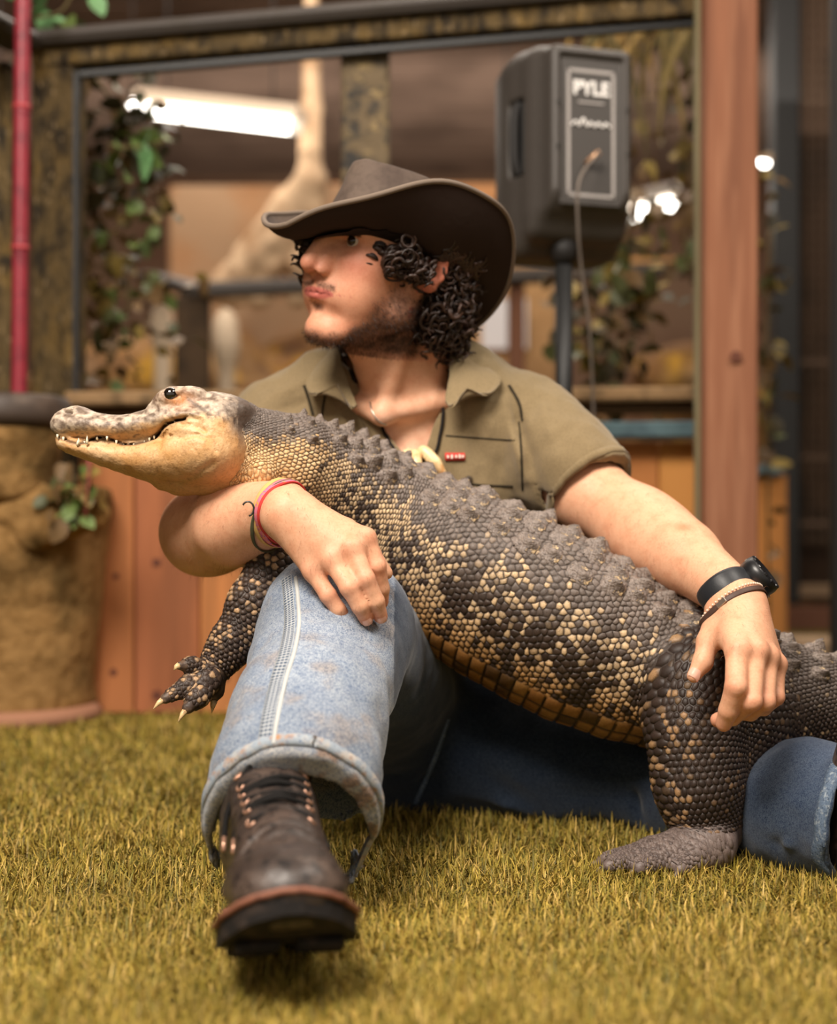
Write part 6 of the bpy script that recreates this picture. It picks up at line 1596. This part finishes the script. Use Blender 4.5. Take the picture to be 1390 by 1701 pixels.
def lspot(p, I, J):
    r = hashu(I, J, 25); r2 = hashu(I, J, 26); d = np.tile(lin((64, 50, 42)), (len(p), 1)) * (.7 + .5 * r2)[:, None]; l = mixc(lin((196, 158, 118)), lin((232, 200, 156)), r)
    return d, l, sstep(.0, .3, .34 - r) * .85
def lspot2(p, I, J):
    r = hashu(I, J, 27); r2 = hashu(I, J, 28); y = HORY - (p[:, 2] - CAMH) * FPX / p[:, 1]; x = pxs(p)
    d = np.tile(lin((54, 42, 36)), (len(p), 1)) * (.7 + .5 * r2)[:, None]; l = mixc(lin((170, 132, 92)), lin((220, 186, 140)), r)
    return d, l, sstep(.0, .3, np.where(x < 1150, .40, .16) - r) * .8
# foot plates and toes
fcx = (heel + HT_[1][2]) / 2
def fmap(u, v): return np.stack([heel[0] - .13 + u * .0058, heel[1] - .062 + v * .0066, np.full(len(u), .030)], 1)
def fspot(p, I, J): r = hashu(I, J, 31); d = mixc(lin((92, 80, 76)), lin((122, 108, 102)), r); return d, d * 1.1, r
plates('foot_scales', fmap, hexcells(28, 14), lambda c: c[:, 0] > 0, .0008, fspot, gator)
for t in HT_: limb('toe_scales', t, [.020, .0138, .0072], 9, .2, .95, None, fspot, .0016, face=(0, -.4, 1), elong=.6)
limb('foreleg_scales', FLp[1:], [.031, .025, .0205, .0175], 22, .12, .90, None, lspot, .0024)
limb('thigh_scales', HLp, [.060, .052, .048, .044, .038], 40, .02, .64, None, lspot2, .0018, jit=.14)
limb('leg_band_scales', HLp, [.060, .052, .048, .044, .038], 17, .62, .98, None, lspot2, .0026, elong=.50, jit=.06)
limb('hip_scales', [P(1195, 1110, 1.74), P(1240, 1150, 1.73), P(1245, 1230, 1.72), P(1205, 1330, 1.70)], [.05, .055, .05, .036], 40, .22, .80, None, lspot2, .0015, jit=.14)
for t, r in zip(FT[:3], (.0085, .0105, .0110)): limb('toe_scales', t, [r * 1.15, r, r * .75], 10, .1, .9, None, lspot, .0010)

# ------------------------------------------------------------------ dorsal scutes: keeled plates, every one an object
m_scute = material('scute', L3(134, 121, 112), .42, .5, noise=[(1.6, L3(88, 77, 70), .42, .62), (1.9, L3(212, 184, 142), .60, .68), (7, (.55, .52, .50, 0), .48, .66)], bump=[('noise', 5, .8, .0022), ('crack', 2.6, .6, .0015)])
def scute_mesh(keel, seed):
    k = 11; g = np.linspace(-1, 1, k); X, Y = np.meshgrid(g, g, indexing='ij'); rad = (np.abs(X) ** 3 + np.abs(Y) ** 3) ** (1 / 3)
    Z = .30 * (1 - np.clip(rad, 0, 1) ** 4) + keel * np.exp(-(Y / .30) ** 2 - ((X - .15) / .62) ** 2)
    Z += (vnoise(np.stack([X, Y, X * 0 + seed], -1), 2.4, seed) - .5) * .34 * (rad < .95); Z += .07 * np.sin(rad * 9) * (rad < .9); Z[rad > .97] = -.25
    sx = np.where(rad > 1, 1 / rad, 1); V = np.stack([X * sx * .98, Y * sx * .98, Z], -1).reshape(-1, 3)
    idx = np.arange(k * k).reshape(k, k); Fq = np.stack([idx[:-1, :-1], idx[1:, :-1], idx[1:, 1:], idx[:-1, 1:]], -1).reshape(-1, 4)
    return V, Fq
protos = []
for s in range(5):
    Vp, Fp = scute_mesh(.75 + .12 * s, s); me_ = None
    o = mesh('scute', Vp, [Fp], m_scute); me_ = o.data; bpy.data.objects.remove(o); protos.append(me_)
def put_scute(p, T, N_, lx, ly, lz, k):
    x = unit(T - N_ * (T @ N_)); y = np.cross(N_, x); o = bpy.data.objects.new('scute', protos[k % 5]); C.objects.link(o); o.parent = gator
    M = Matrix([[x[0] * lx, y[0] * ly, N_[0] * lz, p[0]], [x[1] * lx, y[1] * ly, N_[1] * lz, p[1]], [x[2] * lx, y[2] * ly, N_[2] * lz, p[2]], [0, 0, 0, 1]])
    o.matrix_parent_inverse = Matrix.Identity(4); o.matrix_basis = Matrix.Translation(-gator.location) @ M
rgg = np.random.default_rng(5)
SP = []; 
s = float(np.interp(600, gpx, glen)); k = 0
while s < glen[-1] * .90:
    r = float(np.interp(s, glen, gr_)); x = float(np.interp(s, glen, gpx)); step = np.interp(r, [.02, .05, .11], [.020, .029, .0365])
    for row, td in enumerate((-27, -9, 9, 27)):
        if x < 640 and abs(td) > 20: continue
        if rgg.random() < .04: continue
        td2 = td * (1 if x < 1250 else 1.2) + rgg.normal() * 1.6
        SP.append((s + rgg.normal() * .0025, math.radians(td2), step * rgg.uniform(.40, .50), (r * .125 if r > .05 else r * .2) * rgg.uniform(.85, 1.1), .0086 * (1 if x < 1200 else 1.2) * rgg.uniform(.7, 1.25), k)); k += 1
    s += step
# nape: two clusters of tall plates
for x, tds, sz in ((497, (-10, 14, 38), .011), (522, (2, 28, 50), .012), (548, (-8, 16, 40), .014), (574, (-6, 20, 44), .0135), (600, (6, 30), .011), (445, (10, 34), .007), (465, (2, 26, 48), .008)):
    for td in tds: SP.append((float(np.interp(x, gpx, glen)), math.radians(td), sz, sz * .85, sz * .85, k)); k += 1
sa = np.array([q[0] for q in SP]); ta = np.array([q[1] for q in SP]); pp = gat(sa, ta); pp, gg = G.project(pp, 5)
TT = gat(sa + .004, ta) - gat(sa - .004, ta)
for q, p_, g_, t_ in zip(SP, pp, gg, TT): put_scute(p_ + g_ * .0010, unit(t_), g_, q[2], q[3], q[4], q[5])

# eye, teeth, claws
m_geye = material('alligator_eye', L3(24, 18, 14), .05, .9, coat=1.0)
c = HX(292, 660, -.0345); zz = np.linspace(-.0082, .0082, 11)
Ve, Fe = tube_arrays([c + np.array([0, 0, z]) for z in zz], [math.sqrt(max(1e-9, .0083 ** 2 - z * z)) for z in zz], 18); ge = mesh('eye', Ve, Fe, m_geye, gator)
m_tooth = material('tooth', L3(240, 226, 196), .3, .5); m_claw = material('claw', L3(222, 190, 140), .35, .5, noise=[(200, L3(150, 110, 70), .5, .7)])
def march(S, p, d, n=60):
    p = np.array(p, float)
    for _ in range(n):
        e = S.evalb(p); p = p + d * np.clip(e, -.003, .01)[:, None]
    return p
tp = [(102, 727, 8, -1), (111, 731, 9, -1), (120, 734, 8, -1), (129, 737, 9, -1), (138, 739, 9, 1), (146, 738, 9, -1), (154, 737, 15, 1), (140, 737, 11, 1), (168, 729, 7, 1), (186, 731, 8, -1), (200, 737, 9, -1), (210, 740, 10, -1), (219, 741, 8, -1), (228, 740, 8, -1), (237, 739, 8, -1), (246, 737, 7, -1), (255, 733, 7, -1), (263, 730, 6, -1)]
base = np.array([HX(a, b, -.09) for a, b, _, _ in tp]); surf = march(G, np.array([HX(a, b + (9 if sg > 0 else -7), -.09) for a, b, _, sg in tp]), np.array([0, 1., 0]))
for (a, b, L_, sg), q in zip(tp, surf):
    b0 = np.array([q[0], q[1] + .0004, HX(a, b)[2] - sg * 3.5 / S_h]); tip = b0 + np.array([0, -.0006, sg * L_ / S_h * .95])
    tube('tooth', [b0, b0 * .5 + tip * .5 + [0, -.0003, 0], tip], [.0016 * (L_ / 10) ** .5, .0012, .0002], m_tooth, gator, 6)
for t, L_ in ((FT[1], .014), (FT[2], .014), (FT[0], .006), (FT[3], .010)):
    d = unit(t[-1] - t[-2]); a = t[-1] + d * .002; 
    tube('claw', [a, a + d * L_ * .5 + np.array([0, 0, -.001]), a + d * L_ + np.array([0, 0, -.0045])], [.0042, .003, .0004], m_claw, gator, 8)
for t in HT_:
    d = unit(t[2] - t[1]); a = t[2] + d * .003; tube('claw', [a, a + d * .007, a + d * .013 + np.array([0, 0, -.003])], [.0038, .0028, .0004], material('hind_claw', L3(96, 84, 76), .4), gator, 8)
